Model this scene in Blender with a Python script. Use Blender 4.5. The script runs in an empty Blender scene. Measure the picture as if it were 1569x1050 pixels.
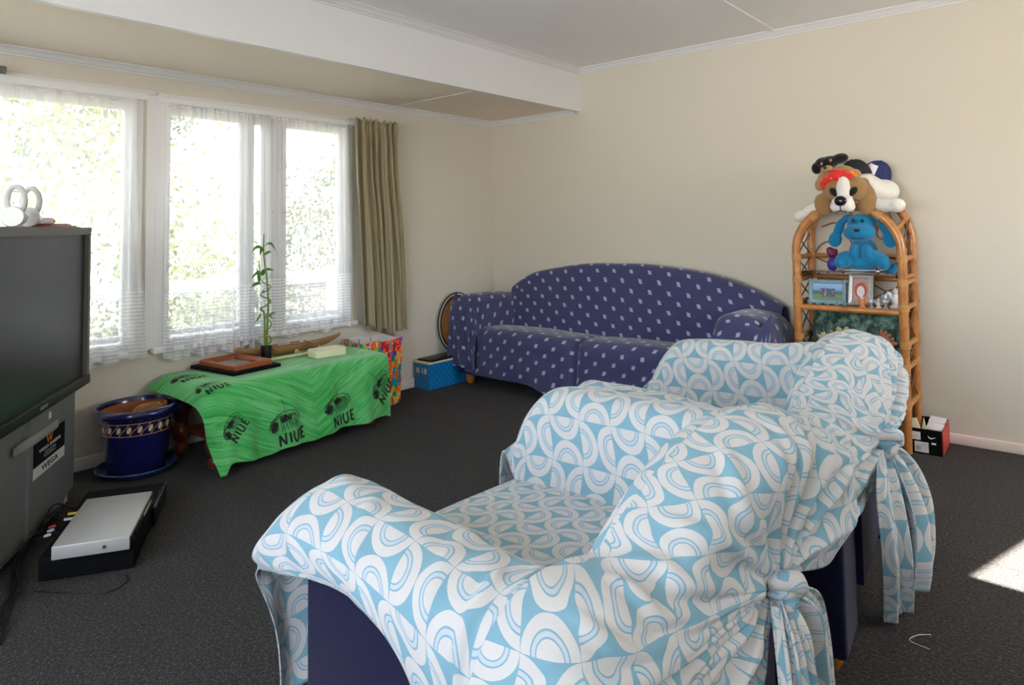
import bpy, bmesh, math, random
import numpy as np
from mathutils import Vector, Matrix, Euler
SC = bpy.context.scene
COL = SC.collection
R = math.radians
random.seed(7)
rng = np.random.default_rng(5)

# ------------------------------------------------------------------ camera
cam_d = bpy.data.cameras.new('camera')
cam = bpy.data.objects.new('camera', cam_d); COL.objects.link(cam)
cam_d.sensor_fit = 'HORIZONTAL'; cam_d.sensor_width = 36.0
cam_d.lens = 1040.2 / 1569 * 36.0
cam_d.shift_y = -234.0 / 1569
cam_d.clip_start = 0.05
_yaw, _pit, _rol = R(-40.46), R(-3.0), R(-0.82)
_f = Vector((math.sin(_yaw) * math.cos(_pit), math.cos(_yaw) * math.cos(_pit), -math.sin(_pit)))
_r = Vector((math.cos(_yaw), -math.sin(_yaw), 0)); _u = _r.cross(_f)
_r2 = _r * math.cos(_rol) + _u * math.sin(_rol); _u2 = -_r * math.sin(_rol) + _u * math.cos(_rol)
cam.matrix_world = Matrix(((_r2.x, _u2.x, -_f.x, 3.906), (_r2.y, _u2.y, -_f.y, -4.3206),
                           (_r2.z, _u2.z, -_f.z, 1.194), (0, 0, 0, 1)))
SC.camera = cam

# ------------------------------------------------------------------ exposure, sky, sun, daylight, added fill
SC.view_settings.view_transform = 'Standard'; SC.view_settings.look = 'None'
SC.view_settings.gamma = 1.0; SC.view_settings.use_curve_mapping = False
SC.view_settings.exposure = 0.6
W = bpy.data.worlds.new('sky'); SC.world = W; W.use_nodes = True
wn = W.node_tree; wn.nodes.clear()
sky = wn.nodes.new('ShaderNodeTexSky'); sky.sky_type = 'NISHITA'; sky.sun_disc = False
sky.sun_elevation = R(45); sky.sun_rotation = R(90); sky.dust_density = 2.0; sky.air_density = 1.0
mixw = wn.nodes.new('ShaderNodeMix'); mixw.data_type = 'RGBA'; mixw.inputs[0].default_value = 0.55
mixw.inputs[7].default_value = (0.9, 0.95, 1.0, 1)
mulw = wn.nodes.new('ShaderNodeVectorMath'); mulw.operation = 'SCALE'; mulw.inputs[3].default_value = 0.22
bg = wn.nodes.new('ShaderNodeBackground'); bg.inputs[1].default_value = 6.5
ow = wn.nodes.new('ShaderNodeOutputWorld')
wn.links.new(sky.outputs[0], mulw.inputs[0]); wn.links.new(mulw.outputs[0], mixw.inputs[6])
wn.links.new(mixw.outputs[2], bg.inputs[0]); wn.links.new(bg.outputs[0], ow.inputs[0])

def lamp(name, kind, loc, direction, energy, color=(1, 1, 1), size=None):
    d = bpy.data.lights.new(name, kind); d.energy = energy; d.color = color
    o = bpy.data.objects.new(name, d); COL.objects.link(o); o.location = loc
    o.rotation_euler = Vector(direction).to_track_quat('-Z', 'Y').to_euler()
    if size: d.shape = 'RECTANGLE'; d.size, d.size_y = size
    return o
_s = lamp('sun', 'SUN', (8, -1.5, 6), (-0.999, 0.05, -1.015), 70.0, (1.0, 0.95, 0.86)); _s.data.angle = R(0.6)
# daylight by the high window on the right; added fill lamp behind the camera
lamp('side_window_daylight', 'AREA', (5.40, -1.0, 1.6), (-1, -.25, -0.1), 8, (1.0, 0.93, 0.84), (1.3, .85))
lamp('added_rear_fill', 'AREA', (2.9, -30, -2.5), (0, 1, 0.1), 3400, (1.0, 0.96, 0.90), (20, 10))  # added fill, set low and tilted up to brighten walls and ceiling

# ------------------------------------------------------------------ helpers: naming
def tag(o, label=None, cat=None, group=None, kind=None):
    if label: o['label'] = label
    if cat: o['category'] = cat
    if group: o['group'] = group
    if kind: o['kind'] = kind
    return o
def empty(name, loc=(0, 0, 0), rz=0, label=None, cat=None, group=None):
    o = bpy.data.objects.new(name, None); COL.objects.link(o); o.location = loc; o.rotation_euler = (0, 0, rz)
    o.empty_display_size = 0.05
    return tag(o, label, cat, group)
def link(name, me, mat=None, parent=None, loc=None, rot=None, smooth=True):
    o = bpy.data.objects.new(name, me); COL.objects.link(o)
    if mat is not None:
        for m in (mat if isinstance(mat, (list, tuple)) else [mat]): me.materials.append(m)
    if parent is not None: o.parent = parent
    if loc is not None: o.location = loc
    if rot is not None: o.rotation_euler = rot
    if smooth: me.polygons.foreach_set('use_smooth', [True] * len(me.polygons))
    return o
def copy_tree(o, parent=None):
    c = o.copy(); COL.objects.link(c)
    if parent is not None: c.parent = parent
    for ch in list(o.children): copy_tree(ch, c)
    return c

# ------------------------------------------------------------------ helpers: meshes
class MB:
    """collects shapes, then builds one mesh object"""
    def __init__(s): s.v = []; s.f = []; s.uv = []; s.mi = []
    def add(s, vs, fs, uvs=None, mi=0):
        b = len(s.v); s.v += [tuple(v) for v in vs]
        for k, f in enumerate(fs):
            s.f.append([b + i for i in f]); s.mi.append(mi)
            s.uv.append([uvs[i] for i in f] if uvs else [(0, 0)] * len(f))
        return s
    def box(s, c, d, rot=None, bev=0.0, mi=0):
        hx, hy, hz = d[0] / 2, d[1] / 2, d[2] / 2
        M = (Euler(rot).to_matrix() if rot else Matrix.Identity(3))
        if bev <= 0:
            vs = [Vector((x, y, z)) for x in (-hx, hx) for y in (-hy, hy) for z in (-hz, hz)]
            fs = [(0, 1, 3, 2), (4, 6, 7, 5), (0, 4, 5, 1), (2, 3, 7, 6), (0, 2, 6, 4), (1, 5, 7, 3)]
            vs = [M @ v + Vector(c) for v in vs]
            return s.add(vs, fs, mi=mi)
        bm = bmesh.new(); bmesh.ops.create_cube(bm, size=1)
        for v in bm.verts: v.co = Vector((v.co.x * d[0], v.co.y * d[1], v.co.z * d[2]))
        bmesh.ops.bevel(bm, geom=list(bm.edges), offset=min(bev, min(d) * .49), segments=3, affect='EDGES', profile=.5)
        vs = [M @ v.co + Vector(c) for v in bm.verts]; bm.verts.index_update()
        fs = [[v.index for v in f.verts] for f in bm.faces]; bm.free()
        return s.add(vs, fs, mi=mi)
    def bb(s, a, b, bev=0.0, mi=0):
        return s.box([(a[i] + b[i]) / 2 for i in range(3)], [abs(b[i] - a[i]) for i in range(3)], None, bev, mi)
    def tube(s, pts, r, n=10, closed=False, cap=True, mi=0):
        P = [Vector(p) for p in pts]; m = len(P)
        rr = r if isinstance(r, (list, tuple)) else [r] * m
        prev = None; vs = []; fs = []
        for i in range(m):
            a = P[i - 1] if (i > 0 or closed) else P[i]
            b = P[(i + 1) % m] if (i < m - 1 or closed) else P[i]
            t = (b - a).normalized()
            if prev is None:
                q = Vector((0, 0, 1)) if abs(t.z) < .9 else Vector((1, 0, 0)); x = t.cross(q).normalized()
            else:
                x = (prev - t * prev.dot(t)).normalized()
            prev = x; y = t.cross(x)
            for k in range(n):
                an = 2 * math.pi * k / n
                vs.append(P[i] + (x * math.cos(an) + y * math.sin(an)) * rr[i])
        for i in range(m if closed else m - 1):
            j = (i + 1) % m
            for k in range(n): fs.append((i * n + k, i * n + (k + 1) % n, j * n + (k + 1) % n, j * n + k))
        if cap and not closed: fs.append(tuple(range(n))[::-1]); fs.append(tuple((m - 1) * n + k for k in range(n)))
        return s.add(vs, fs, mi=mi)
    def lathe(s, prof, n=40, c=(0, 0, 0), mi=0, axis='z', M=None):
        vs = []; fs = []; uv = []
        m = len(prof); L = 0
        for i, (r, z) in enumerate(prof):
            if i: L += math.hypot(r - prof[i - 1][0], z - prof[i - 1][1])
            for k in range(n + 1):
                a = 2 * math.pi * k / n
                p = Vector((r * math.cos(a), r * math.sin(a), z))
                if axis == 'x': p = Vector((p.z, p.x, p.y))
                if axis == 'y': p = Vector((p.x, p.z, p.y))
                if M is not None: p = M @ p
                vs.append(p + Vector(c)); uv.append((k / n, z))
        for i in range(m - 1):
            for k in range(n):
                a = i * (n + 1) + k; fs.append((a, a + 1, a + n + 2, a + n + 1))
        return s.add(vs, fs, uv, mi)
    def ell(s, c, d, rot=None, n=20, mi=0):
        M = Euler(rot).to_matrix() if rot else Matrix.Identity(3)
        vs = []; fs = []; m = n // 2
        for i in range(m + 1):
            t = math.pi * i / m
            for k in range(n):
                a = 2 * math.pi * k / n
                p = Vector((math.sin(t) * math.cos(a) * d[0], math.sin(t) * math.sin(a) * d[1], math.cos(t) * d[2]))
                vs.append(M @ p + Vector(c))
        for i in range(m):
            for k in range(n): fs.append((i * n + k, (i + 1) * n + k, (i + 1) * n + (k + 1) % n, i * n + (k + 1) % n))
        return s.add(vs, fs, mi=mi)
    def prism(s, poly, a, b, plane='xz', mi=0):
        """polygon extruded from a to b along the remaining axis"""
        n = len(poly)
        def P(p, h):
            return {'xz': (p[0], h, p[1]), 'yz': (h, p[0], p[1]), 'xy': (p[0], p[1], h)}[plane]
        vs = [P(p, a) for p in poly] + [P(p, b) for p in poly]
        fs = [tuple(range(n)), tuple(range(n, 2 * n))[::-1]] + [(i, i + n, (i + 1) % n + n, (i + 1) % n) for i in range(n)]
        return s.add(vs, fs, mi=mi)
    def mesh(s, name):
        me = bpy.data.meshes.new(name); me.from_pydata(s.v, [], s.f)
        uvl = me.uv_layers.new(name='UVMap')
        flat = [c for f in s.uv for p in f for c in p]
        if len(flat) == len(uvl.data) * 2: uvl.data.foreach_set('uv', flat)
        me.polygons.foreach_set('material_index', s.mi)
        bm = bmesh.new(); bm.from_mesh(me)
        bmesh.ops.remove_doubles(bm, verts=bm.verts, dist=1e-5); bmesh.ops.recalc_face_normals(bm, faces=bm.faces)
        bm.to_mesh(me); bm.free()
        return me
    def build(s, name, mat, parent=None, loc=None, rot=None, smooth=True, angle=40):
        me = s.mesh(name); o = link(name, me, mat, parent, loc, rot, smooth)
        if smooth:
            try: me.set_sharp_from_angle(angle=R(angle))
            except Exception: pass
        return o
def cr(P, n):
    """Catmull-Rom resampling of control rows (first axis) to n samples"""
    P = np.asarray(P, float); m = len(P)
    if m == 2:
        t = np.linspace(0, 1, n).reshape((-1,) + (1,) * (P.ndim - 1)); return P[0] * (1 - t) + P[1] * t
    Q = np.concatenate([(2 * P[0] - P[1])[None], P, (2 * P[-1] - P[-2])[None]])
    t = np.linspace(0, m - 1 - 1e-9, n); i = t.astype(int); f = (t - i).reshape((-1,) + (1,) * (P.ndim - 1))
    a, b, c, d = Q[i], Q[i + 1], Q[i + 2], Q[i + 3]
    return 0.5 * ((2 * b) + (-a + c) * f + (2 * a - 5 * b + 4 * c - d) * f ** 2 + (-a + 3 * b - 3 * c + d) * f ** 3)
def surf(ctrl, nu, nv):
    S = cr(ctrl, nu); S = np.swapaxes(cr(np.swapaxes(S, 0, 1), nv), 0, 1); return S
def snormals(S):
    du = np.gradient(S, axis=0); dv = np.gradient(S, axis=1)
    n = np.cross(du, dv); l = np.linalg.norm(n, axis=2, keepdims=True); return n / np.maximum(l, 1e-9)
def arcuv(S, o=(0, 0), sc=(1, 1)):
    du = np.linalg.norm(np.diff(S, axis=0), axis=2); dv = np.linalg.norm(np.diff(S, axis=1), axis=2)
    u = np.concatenate([np.zeros((1, S.shape[1])), np.cumsum(du, 0)]); v = np.concatenate([np.zeros((S.shape[0], 1)), np.cumsum(dv, 1)], 1)
    u = u.mean(1, keepdims=True) * .6 + u * .4; v = v.mean(0, keepdims=True) * .6 + v * .4
    return np.stack([u * sc[0] + o[0], v * sc[1] + o[1]], 2)
def gridmesh(MBo, S, UV=None, mi=0):
    a, b = S.shape[:2]
    idx = np.arange(a * b).reshape(a, b)
    f = np.stack([idx[:-1, :-1], idx[1:, :-1], idx[1:, 1:], idx[:-1, 1:]], 2).reshape(-1, 4)
    uv = [tuple(x) for x in UV.reshape(-1, 2)] if UV is not None else None
    return MBo.add(S.reshape(-1, 3).tolist(), f.tolist(), uv, mi)
def vnoise(P, s, seed=0):
    """smooth pseudo-noise from summed sines, P (...,3)"""
    g = np.random.default_rng(seed); out = 0
    for k in range(6):
        w = g.normal(size=3); w /= np.linalg.norm(w); out = out + np.sin((P @ w) * 6.283 / s * g.uniform(.6, 1.5) + g.uniform(0, 6.28))
    return out / 6
def crease(S, N, lines):
    """lines: (polyline, amplitude, width): soft ridges along 3-D polylines on the cloth"""
    D = np.zeros(S.shape[:2])
    for pl, amp, w in lines:
        P = cr(np.asarray(pl, float), 24)
        best = np.full(S.shape[:2], 1e9); tt = np.zeros(S.shape[:2])
        for k in range(23):
            a, b = P[k], P[k + 1]; ab = b - a
            t = np.clip(((S - a) @ ab) / (ab @ ab + 1e-12), 0, 1)
            d = np.linalg.norm(S - (a + t[..., None] * ab), axis=2)
            m = d < best; best[m] = d[m]; tt[m] = ((k + t) / 23)[m]
        e = np.clip(np.minimum(tt, 1 - tt) * 6 + .15, 0, 1)
        x = best / w
        D += amp * e * (np.exp(-x ** 2) - 0.45 * np.exp(-((x - 1.8) / .9) ** 2))
    return S + N * D[..., None]

# ------------------------------------------------------------------ helpers: procedural materials
class NT:
    def __init__(s, name):
        s.m = bpy.data.materials.new(name); s.m.use_nodes = True; s.t = s.m.node_tree; s.t.nodes.clear()
        s.out = s.t.nodes.new('ShaderNodeOutputMaterial')
    def n(s, ty, **kw):
        x = s.t.nodes.new(ty)
        for k, v in kw.items(): setattr(x, k, v)
        return x
    def set(s, sock, v):
        if isinstance(v, bpy.types.NodeSocket): s.t.links.new(v, sock)
        elif v is not None:
            if hasattr(sock.default_value, '__len__') and not hasattr(v, '__len__'): v = (v,) * len(sock.default_value)
            if hasattr(sock.default_value, '__len__') and len(sock.default_value) == 4 and len(v) == 3: v = tuple(v) + (1,)
            sock.default_value = v
    def ma(s, op, a, b=None, c=None, clamp=False):
        x = s.n('ShaderNodeMath', operation=op, use_clamp=clamp)
        s.set(x.inputs[0], a)
        if b is not None: s.set(x.inputs[1], b)
        if c is not None: s.set(x.inputs[2], c)
        return x.outputs[0]
    def mix(s, f, a, b, bt='MIX'):
        x = s.n('ShaderNodeMix', data_type='RGBA', blend_type=bt)
        s.set(x.inputs[0], f); s.set(x.inputs[6], a); s.set(x.inputs[7], b); return x.outputs[2]
    def coord(s, which='Object'): return s.n('ShaderNodeTexCoord').outputs[which]
    def mapv(s, v, scale=(1, 1, 1), rot=(0, 0, 0), loc=(0, 0, 0)):
        x = s.n('ShaderNodeMapping'); s.set(x.inputs[0], v); x.inputs[3].default_value = scale
        x.inputs[2].default_value = rot; x.inputs[1].default_value = loc; return x.outputs[0]
    def noise(s, v, scale, detail=3, rough=.5, dist=0, out=0):
        x = s.n('ShaderNodeTexNoise'); s.set(x.inputs['Vector'], v); x.inputs['Scale'].default_value = scale
        x.inputs['Detail'].default_value = detail; x.inputs['Roughness'].default_value = rough
        x.inputs['Distortion'].default_value = dist; return x.outputs[out]
    def voro(s, v, scale, feat='F1', out='Distance', rnd=1.0):
        x = s.n('ShaderNodeTexVoronoi', feature=feat); s.set(x.inputs['Vector'], v)
        x.inputs['Scale'].default_value = scale; x.inputs['Randomness'].default_value = rnd; return x.outputs[out]
    def ramp(s, f, stops, interp='LINEAR'):
        x = s.n('ShaderNodeValToRGB'); x.color_ramp.interpolation = interp; s.set(x.inputs[0], f)
        e = x.color_ramp.elements
        while len(e) < len(stops): e.new(.5)
        for el, (p, c) in zip(e, stops): el.position = p; el.color = tuple(c) + (1,) if len(c) == 3 else c
        return x.outputs[0]
    def sep(s, v):
        x = s.n('ShaderNodeSeparateXYZ'); s.set(x.inputs[0], v); return x.outputs
    def comb(s, a, b, c=0.0):
        x = s.n('ShaderNodeCombineXYZ'); s.set(x.inputs[0], a); s.set(x.inputs[1], b); s.set(x.inputs[2], c); return x.outputs[0]
    def bump(s, h, st=.3, dist=.01):
        x = s.n('ShaderNodeBump'); x.inputs['Strength'].default_value = st; x.inputs['Distance'].default_value = dist
        s.set(x.inputs['Height'], h); return x.outputs[0]
    def pbr(s, col, rough=.6, metal=0, spec=None, nrm=None, sheen=0, coat=0, trans=0, ior=None, emis=None, estr=0, alpha=None):
        b = s.n('ShaderNodeBsdfPrincipled'); s.set(b.inputs['Base Color'], col); s.set(b.inputs['Roughness'], rough)
        s.set(b.inputs['Metallic'], metal)
        if spec is not None: s.set(b.inputs['Specular IOR Level'], spec)
        if nrm is not None: s.set(b.inputs['Normal'], nrm)
        if sheen: b.inputs['Sheen Weight'].default_value = sheen; b.inputs['Sheen Roughness'].default_value = .5
        if coat: b.inputs['Coat Weight'].default_value = coat; b.inputs['Coat Roughness'].default_value = .08
        if trans: b.inputs['Transmission Weight'].default_value = trans
        if ior: b.inputs['IOR'].default_value = ior
        if alpha is not None: s.set(b.inputs['Alpha'], alpha)
        if estr: s.set(b.inputs['Emission Color'], emis); b.inputs['Emission Strength'].default_value = estr
        s.t.links.new(b.outputs[0], s.out.inputs[0]); return s.m
def plain(name, col, rough=.6, metal=0, spec=None, var=.06, scale=12, bump=0, bscale=60, **kw):
    t = NT(name); v = t.coord()
    c = t.mix(t.noise(v, scale, 4), tuple(x * (1 - var) for x in col), tuple(min(1, x * (1 + var)) for x in col))
    nr = t.bump(t.noise(v, bscale, 3), bump, .004) if bump else None
    return t.pbr(c, rough, metal, spec, nr, **kw)
def plush(name, col, var=.1):
    t = NT(name); v = t.coord()
    c = t.mix(t.noise(v, 60, 4), tuple(x * (1 - var) for x in col), tuple(min(1, x * (1 + var)) for x in col))
    return t.pbr(c, .95, 0, .15, t.bump(t.noise(v, 350, 2), .5, .004), sheen=.35)
M = {}
# ------------------------------------------------------------------ materials
M['white'] = plain('white_gloss_paint', (.80, .79, .79), .45, var=.02)
M['trim_white'] = plain('trim_paint', (.74, .72, .72), .5, var=.03)
M['ceiling'] = plain('ceiling_paint', (.90, .87, .86), .85, var=.02, scale=2)
M['skirting'] = plain('skirting_paint', (.78, .66, .58), .4, var=.03)
def wallmat(name, col):
    t = NT(name); v = t.coord()
    c = t.mix(t.noise(v, 1.3, 2), tuple(x * .97 for x in col), col)
    h = t.noise(t.mapv(v, (1, 1, .35)), 90, 4, .6)
    return t.pbr(c, .75, nrm=t.bump(h, .12, .004))
M['wall'] = wallmat('cream_wallpaper', (.66, .60, .50))
M['wall_w'] = wallmat('cream_wallpaper_window', (.68, .63, .54))
def carpet():
    t = NT('charcoal_carpet'); v = t.coord()
    a = t.noise(v, 105, 4, .75); b = t.noise(v, 3.0, 3, .6); d = t.voro(v, 260)
    c = t.ramp(a, [(.38, (.005, .0045, .004)), (.52, (.032, .028, .026)), (.66, (.13, .118, .11))])
    c = t.mix(t.ma('MULTIPLY', b, .45), c, (.035, .030, .028))
    x, y, z = t.sep(v)
    yy = t.ma('ADD', y, t.ma('MULTIPLY', t.noise(v, 5, 2), .02))
    ln = 0
    for y0 in (-1.02, -1.41, -2.62):
        q = t.ma('COMPARE', yy, y0, .004); ln = q if ln == 0 else t.ma('MAXIMUM', ln, q)
    c = t.mix(t.ma('MULTIPLY', ln, .7), c, (.008, .007, .007))
    return t.pbr(c, .95, spec=.15, nrm=t.bump(t.ma('ADD', a, d), .9, .006), sheen=.1)
M['carpet'] = carpet()
M['navy'] = plain('navy_upholstery', (.007, .007, .036), .85, spec=.15, var=.15, scale=80, bump=.3, bscale=300, sheen=.15)
M['foot_wood'] = plain('orange_foot_wood', (.42, .15, .03), .35)

# pale blue throw fabric: facing half discs with rings, alternately turned
def throwmat():
    t = NT('blue_and_cream_print_cotton'); uv = t.coord('UV'); T = .112
    wv = t.n('ShaderNodeVectorMath', operation='SCALE'); t.set(wv.inputs[0], uv); wv.inputs[3].default_value = 1 / T
    x, y, _ = t.sep(wv.outputs[0])
    ix, iy = t.ma('FLOOR', x), t.ma('FLOOR', y)
    fx, fy = t.ma('SUBTRACT', x, ix), t.ma('SUBTRACT', y, iy)
    par = t.ma('MODULO', t.ma('ABSOLUTE', t.ma('ADD', ix, iy)), 2.0)
    par = t.ma('GREATER_THAN', par, .5)
    # swap axes in odd cells
    a = t.ma('ADD', t.ma('MULTIPLY', fx, t.ma('SUBTRACT', 1, par)), t.ma('MULTIPLY', fy, par))
    b = t.ma('ADD', t.ma('MULTIPLY', fy, t.ma('SUBTRACT', 1, par)), t.ma('MULTIPLY', fx, par))
    # distance from the middle of the nearer flat side (a = 0 or a = 1)
    aa = t.ma('MINIMUM', a, t.ma('SUBTRACT', 1, a))
    bb = t.ma('SUBTRACT', b, .5)
    r = t.ma('MULTIPLY', t.ma('SQRT', t.ma('ADD', t.ma('MULTIPLY', aa, aa), t.ma('MULTIPLY', bb, bb))), 2.0)
    blue = t.mix(t.noise(uv, 40, 3), (.19, .36, .445), (.225, .405, .49))
    cream = (.60, .575, .55); line = (.22, .38, .48); pale = (.49, .54, .57)
    def step(v): return t.ma('GREATER_THAN', r, v)
    c = t.mix(step(.44), cream, line); c = t.mix(step(.485), c, pale); c = t.mix(step(.60), c, line)
    c = t.mix(step(.655), c, cream); c = t.mix(step(.985), c, blue)
    weave = t.noise(t.mapv(uv, (1, 1, 1)), 900, 2)
    nr = t.bump(t.ma('ADD', t.ma('MULTIPLY', weave, .25), t.noise(uv, 26, 3, .55, .6)), .28, .006)
    s = t.pbr(c, .9, spec=.15, nrm=nr, sheen=.15)
    return s
M['throw'] = throwmat()
def sofamat():
    t = NT('indigo_cotton_with_pale_squares'); uv = t.coord('UV')
    x, y, _ = t.sep(t.mapv(uv, (1 / .142, 1 / .056, 1)))
    row = t.ma('FLOOR', y)
    xs = t.ma('ADD', x, t.ma('MULTIPLY', t.ma('MODULO', t.ma('ABSOLUTE', row), 2.0), .5))
    fx = t.ma('SUBTRACT', t.ma('FRACT', xs), .5); fy = t.ma('SUBTRACT', t.ma('FRACT', y), .5)
    sq = t.ma('MULTIPLY', t.ma('LESS_THAN', t.ma('ABSOLUTE', t.ma('ADD', fx, t.ma('MULTIPLY', fy, .12))), .085),
              t.ma('LESS_THAN', t.ma('ABSOLUTE', t.ma('ADD', fy, t.ma('MULTIPLY', fx, .25))), .22))
    base = t.mix(t.noise(t.mapv(uv, (1, 8, 1)), 40, 4, .7), (.024, .028, .085), (.060, .068, .165))
    base = t.mix(t.ma('MULTIPLY', t.noise(uv, 5, 3), .35), base, (.11, .10, .22))
    c = t.mix(t.ma('MULTIPLY', sq, .9), base, t.mix(t.noise(uv, 300, 2), (.33, .36, .46), (.50, .53, .62)))
    nr = t.bump(t.noise(uv, 30, 4, .6, .5), .25, .006)
    return t.pbr(c, .85, spec=.2, nrm=nr, sheen=.3)
M['sofa'] = sofamat()
def netmat(name='sheer_net', ribs=False):
    t = NT(name); uv = t.coord('UV')
    d = t.n('ShaderNodeBsdfDiffuse'); d.inputs[0].default_value = (.88, .87, .90, 1)
    tl = t.n('ShaderNodeBsdfTranslucent'); tl.inputs[0].default_value = (.90, .89, .91, 1)
    m1 = t.n('ShaderNodeMixShader'); m1.inputs[0].default_value = .35
    t.t.links.new(d.outputs[0], m1.inputs[1]); t.t.links.new(tl.outputs[0], m1.inputs[2])
    tr = t.n('ShaderNodeBsdfTransparent'); m2 = t.n('ShaderNodeMixShader')
    x, y, _ = t.sep(uv)   # y: 0 at hem, height in metres
    rib = t.ma('GREATER_THAN', t.ma('FRACT', t.ma('MULTIPLY', y, 1 / .019)), .42)
    low = t.ma('LESS_THAN', y, .36)
    hem = t.ma('LESS_THAN', y, .03)
    den = t.ma('ADD', .52, t.ma('MULTIPLY', t.ma('MULTIPLY', rib, low), .26))
    den = t.ma('ADD', den, t.ma('MULTIPLY', low, .07))
    den = t.ma('ADD', den, t.ma('MULTIPLY', hem, .2))
    den = t.ma('ADD', den, t.ma('MULTIPLY', t.ma('SUBTRACT', t.noise(t.mapv(uv, (40, 1.5, 1)), 1.5, 2), .5), .16), clamp=True)
    t.set(m2.inputs[0], den); t.t.links.new(tr.outputs[0], m2.inputs[1]); t.t.links.new(m1.outputs[0], m2.inputs[2])
    t.t.links.new(m2.outputs[0], t.out.inputs[0]); return t.m
M['net'] = netmat()
def drapemat():
    t = NT('olive_striped_drape'); uv = t.coord('UV'); x, y, _ = t.sep(uv)
    st = t.noise(t.comb(t.ma('MULTIPLY', x, 60), t.ma('MULTIPLY', y, .2)), 1.0, 2, .5)
    c = t.ramp(st, [(.30, (.20, .155, .075)), (.5, (.34, .285, .17)), (.68, (.50, .43, .28))])
    return t.pbr(c, .6, spec=.35, sheen=.4, nrm=t.bump(st, .15, .004))
M['drape'] = drapemat()
def glassmat(name='window_glass', tint=(1, 1, 1)):
    t = NT(name); g = t.n('ShaderNodeBsdfGlossy'); g.inputs['Roughness'].default_value = .02
    tr = t.n('ShaderNodeBsdfTransparent'); tr.inputs[0].default_value = tuple(tint) + (1,)
    fr = t.n('ShaderNodeFresnel'); fr.inputs[0].default_value = 1.45; m = t.n('ShaderNodeMixShader')
    t.t.links.new(fr.outputs[0], m.inputs[0]); t.t.links.new(tr.outputs[0], m.inputs[1]); t.t.links.new(g.outputs[0], m.inputs[2])
    t.t.links.new(m.outputs[0], t.out.inputs[0]); return t.m
M['glass'] = glassmat()
def towelmat():
    t = NT('green_fern_print_cloth'); uv = t.coord('UV'); x, y, _ = t.sep(uv)
    # fern fronds: veins leaning away from a mid rib
    rib = t.ma('SUBTRACT', x, .62)
    k = t.ma('ADD', t.ma('MULTIPLY', y, 1.0), t.ma('MULTIPLY', t.ma('ABSOLUTE', rib), .55))
    wv = t.noise(t.comb(t.ma('MULTIPLY', x, 2.2), t.ma('MULTIPLY', k, 26.0)), 1.3, 5, .65, 1.6)
    big = t.noise(t.mapv(uv, (3, 3, 1)), 1.2, 2)
    f = t.ma('ADD', t.ma('MULTIPLY', wv, .75), t.ma('MULTIPLY', big, .3))
    c = t.ramp(f, [(.34, (.015, .25, .035)), (.46, (.05, .40, .085)), (.56, (.115, .52, .155)), (.68, (.21, .60, .24))])
    return t.pbr(c, .9, spec=.1, sheen=.3, nrm=t.bump(t.noise(uv, 400, 2), .25, .003))
M['towel'] = towelmat()
M['ink'] = plain('black_ink', (.012, .015, .012), .9)
def potmat():
    t = NT('blue_glazed_pot'); uv = t.coord('UV'); x, y, _ = t.sep(uv)
    blue = t.mix(t.noise(t.coord(), 14, 3), (.004, .006, .045), (.008, .013, .10))
    k = 22
    ph = t.ma('FRACT', t.ma('MULTIPLY', x, k)); vv = t.ma('DIVIDE', t.ma('SUBTRACT', y, .212), .060)  # 0..1 in band
    ins = t.ma('MULTIPLY', t.ma('GREATER_THAN', vv, 0), t.ma('LESS_THAN', vv, 1))
    edge = t.ma('MAXIMUM', t.ma('COMPARE', vv, .02, .03), t.ma('COMPARE', vv, .98, .03))
    sw = t.ma('ADD', .5, t.ma('MULTIPLY', t.ma('SINE', t.ma('MULTIPLY', t.ma('SUBTRACT', vv, .5), 3.14)), .45))
    line = t.ma('MULTIPLY', ins, t.ma('LESS_THAN', t.ma('ABSOLUTE', t.ma('SUBTRACT', ph, sw)), .055))
    # ovals between the waves
    px = t.ma('SUBTRACT', t.ma('FRACT', t.ma('ADD', t.ma('MULTIPLY', x, k), .5)), t.ma('ADD', .5, t.ma('MULTIPLY', t.ma('SUBTRACT', vv, .5), .35)))
    py = t.ma('SUBTRACT', vv, .5)
    ov = t.ma('LESS_THAN', t.ma('ADD', t.ma('POWER', t.ma('DIVIDE', px, .20), 2), t.ma('POWER', t.ma('DIVIDE', py, .26), 2)), 1)
    gold = (.50, .28, .13)
    c = t.mix(ins, blue, (.010, .012, .05)); c = t.mix(t.ma('MULTIPLY', ov, ins), c, (.72, .55, .36))
    c = t.mix(t.ma('MAXIMUM', edge, line), c, gold)
    return t.pbr(c, .18, coat=.5)
M['pot'] = potmat()
M['saucer'] = plain('blue_glazed_saucer', (.012, .035, .11), .25, coat=.4)
M['terracotta'] = plain('terracotta', (.30, .075, .020), .7, bump=.2)
M['soil'] = plain('dark_soil', (.06, .05, .04), 1)
M['black'] = plain('black_plastic', (.004, .004, .005), .35, spec=.3)
M['black_matte'] = plain('black_matte', (.003, .003, .004), .75, spec=.15)
M['tv_grey'] = plain('silver_grey_cabinet', (.17, .175, .18), .55, metal=.3, var=.04, bump=.05, bscale=400)
M['tv_bezel'] = plain('grey_bezel', (.16, .155, .14), .5, var=.04)
M['tv_dark'] = plain('dark_bezel', (.016, .017, .014), .45, spec=.3)
M['tv_screen'] = plain('switched_off_screen', (.018, .019, .027), .32, spec=.5, var=.1)
M['tv_foot'] = plain('pale_cabinet_foot', (.55, .50, .46), .7)
M['silver'] = plain('silver_plastic', (.46, .455, .43), .45, metal=.25, var=.03)
M['chrome'] = plain('chrome', (.75, .75, .75), .18, metal=1)
M['darkwood'] = plain('dark_turned_wood', (.16, .035, .012), .3, var=.3, coat=.3)
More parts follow.
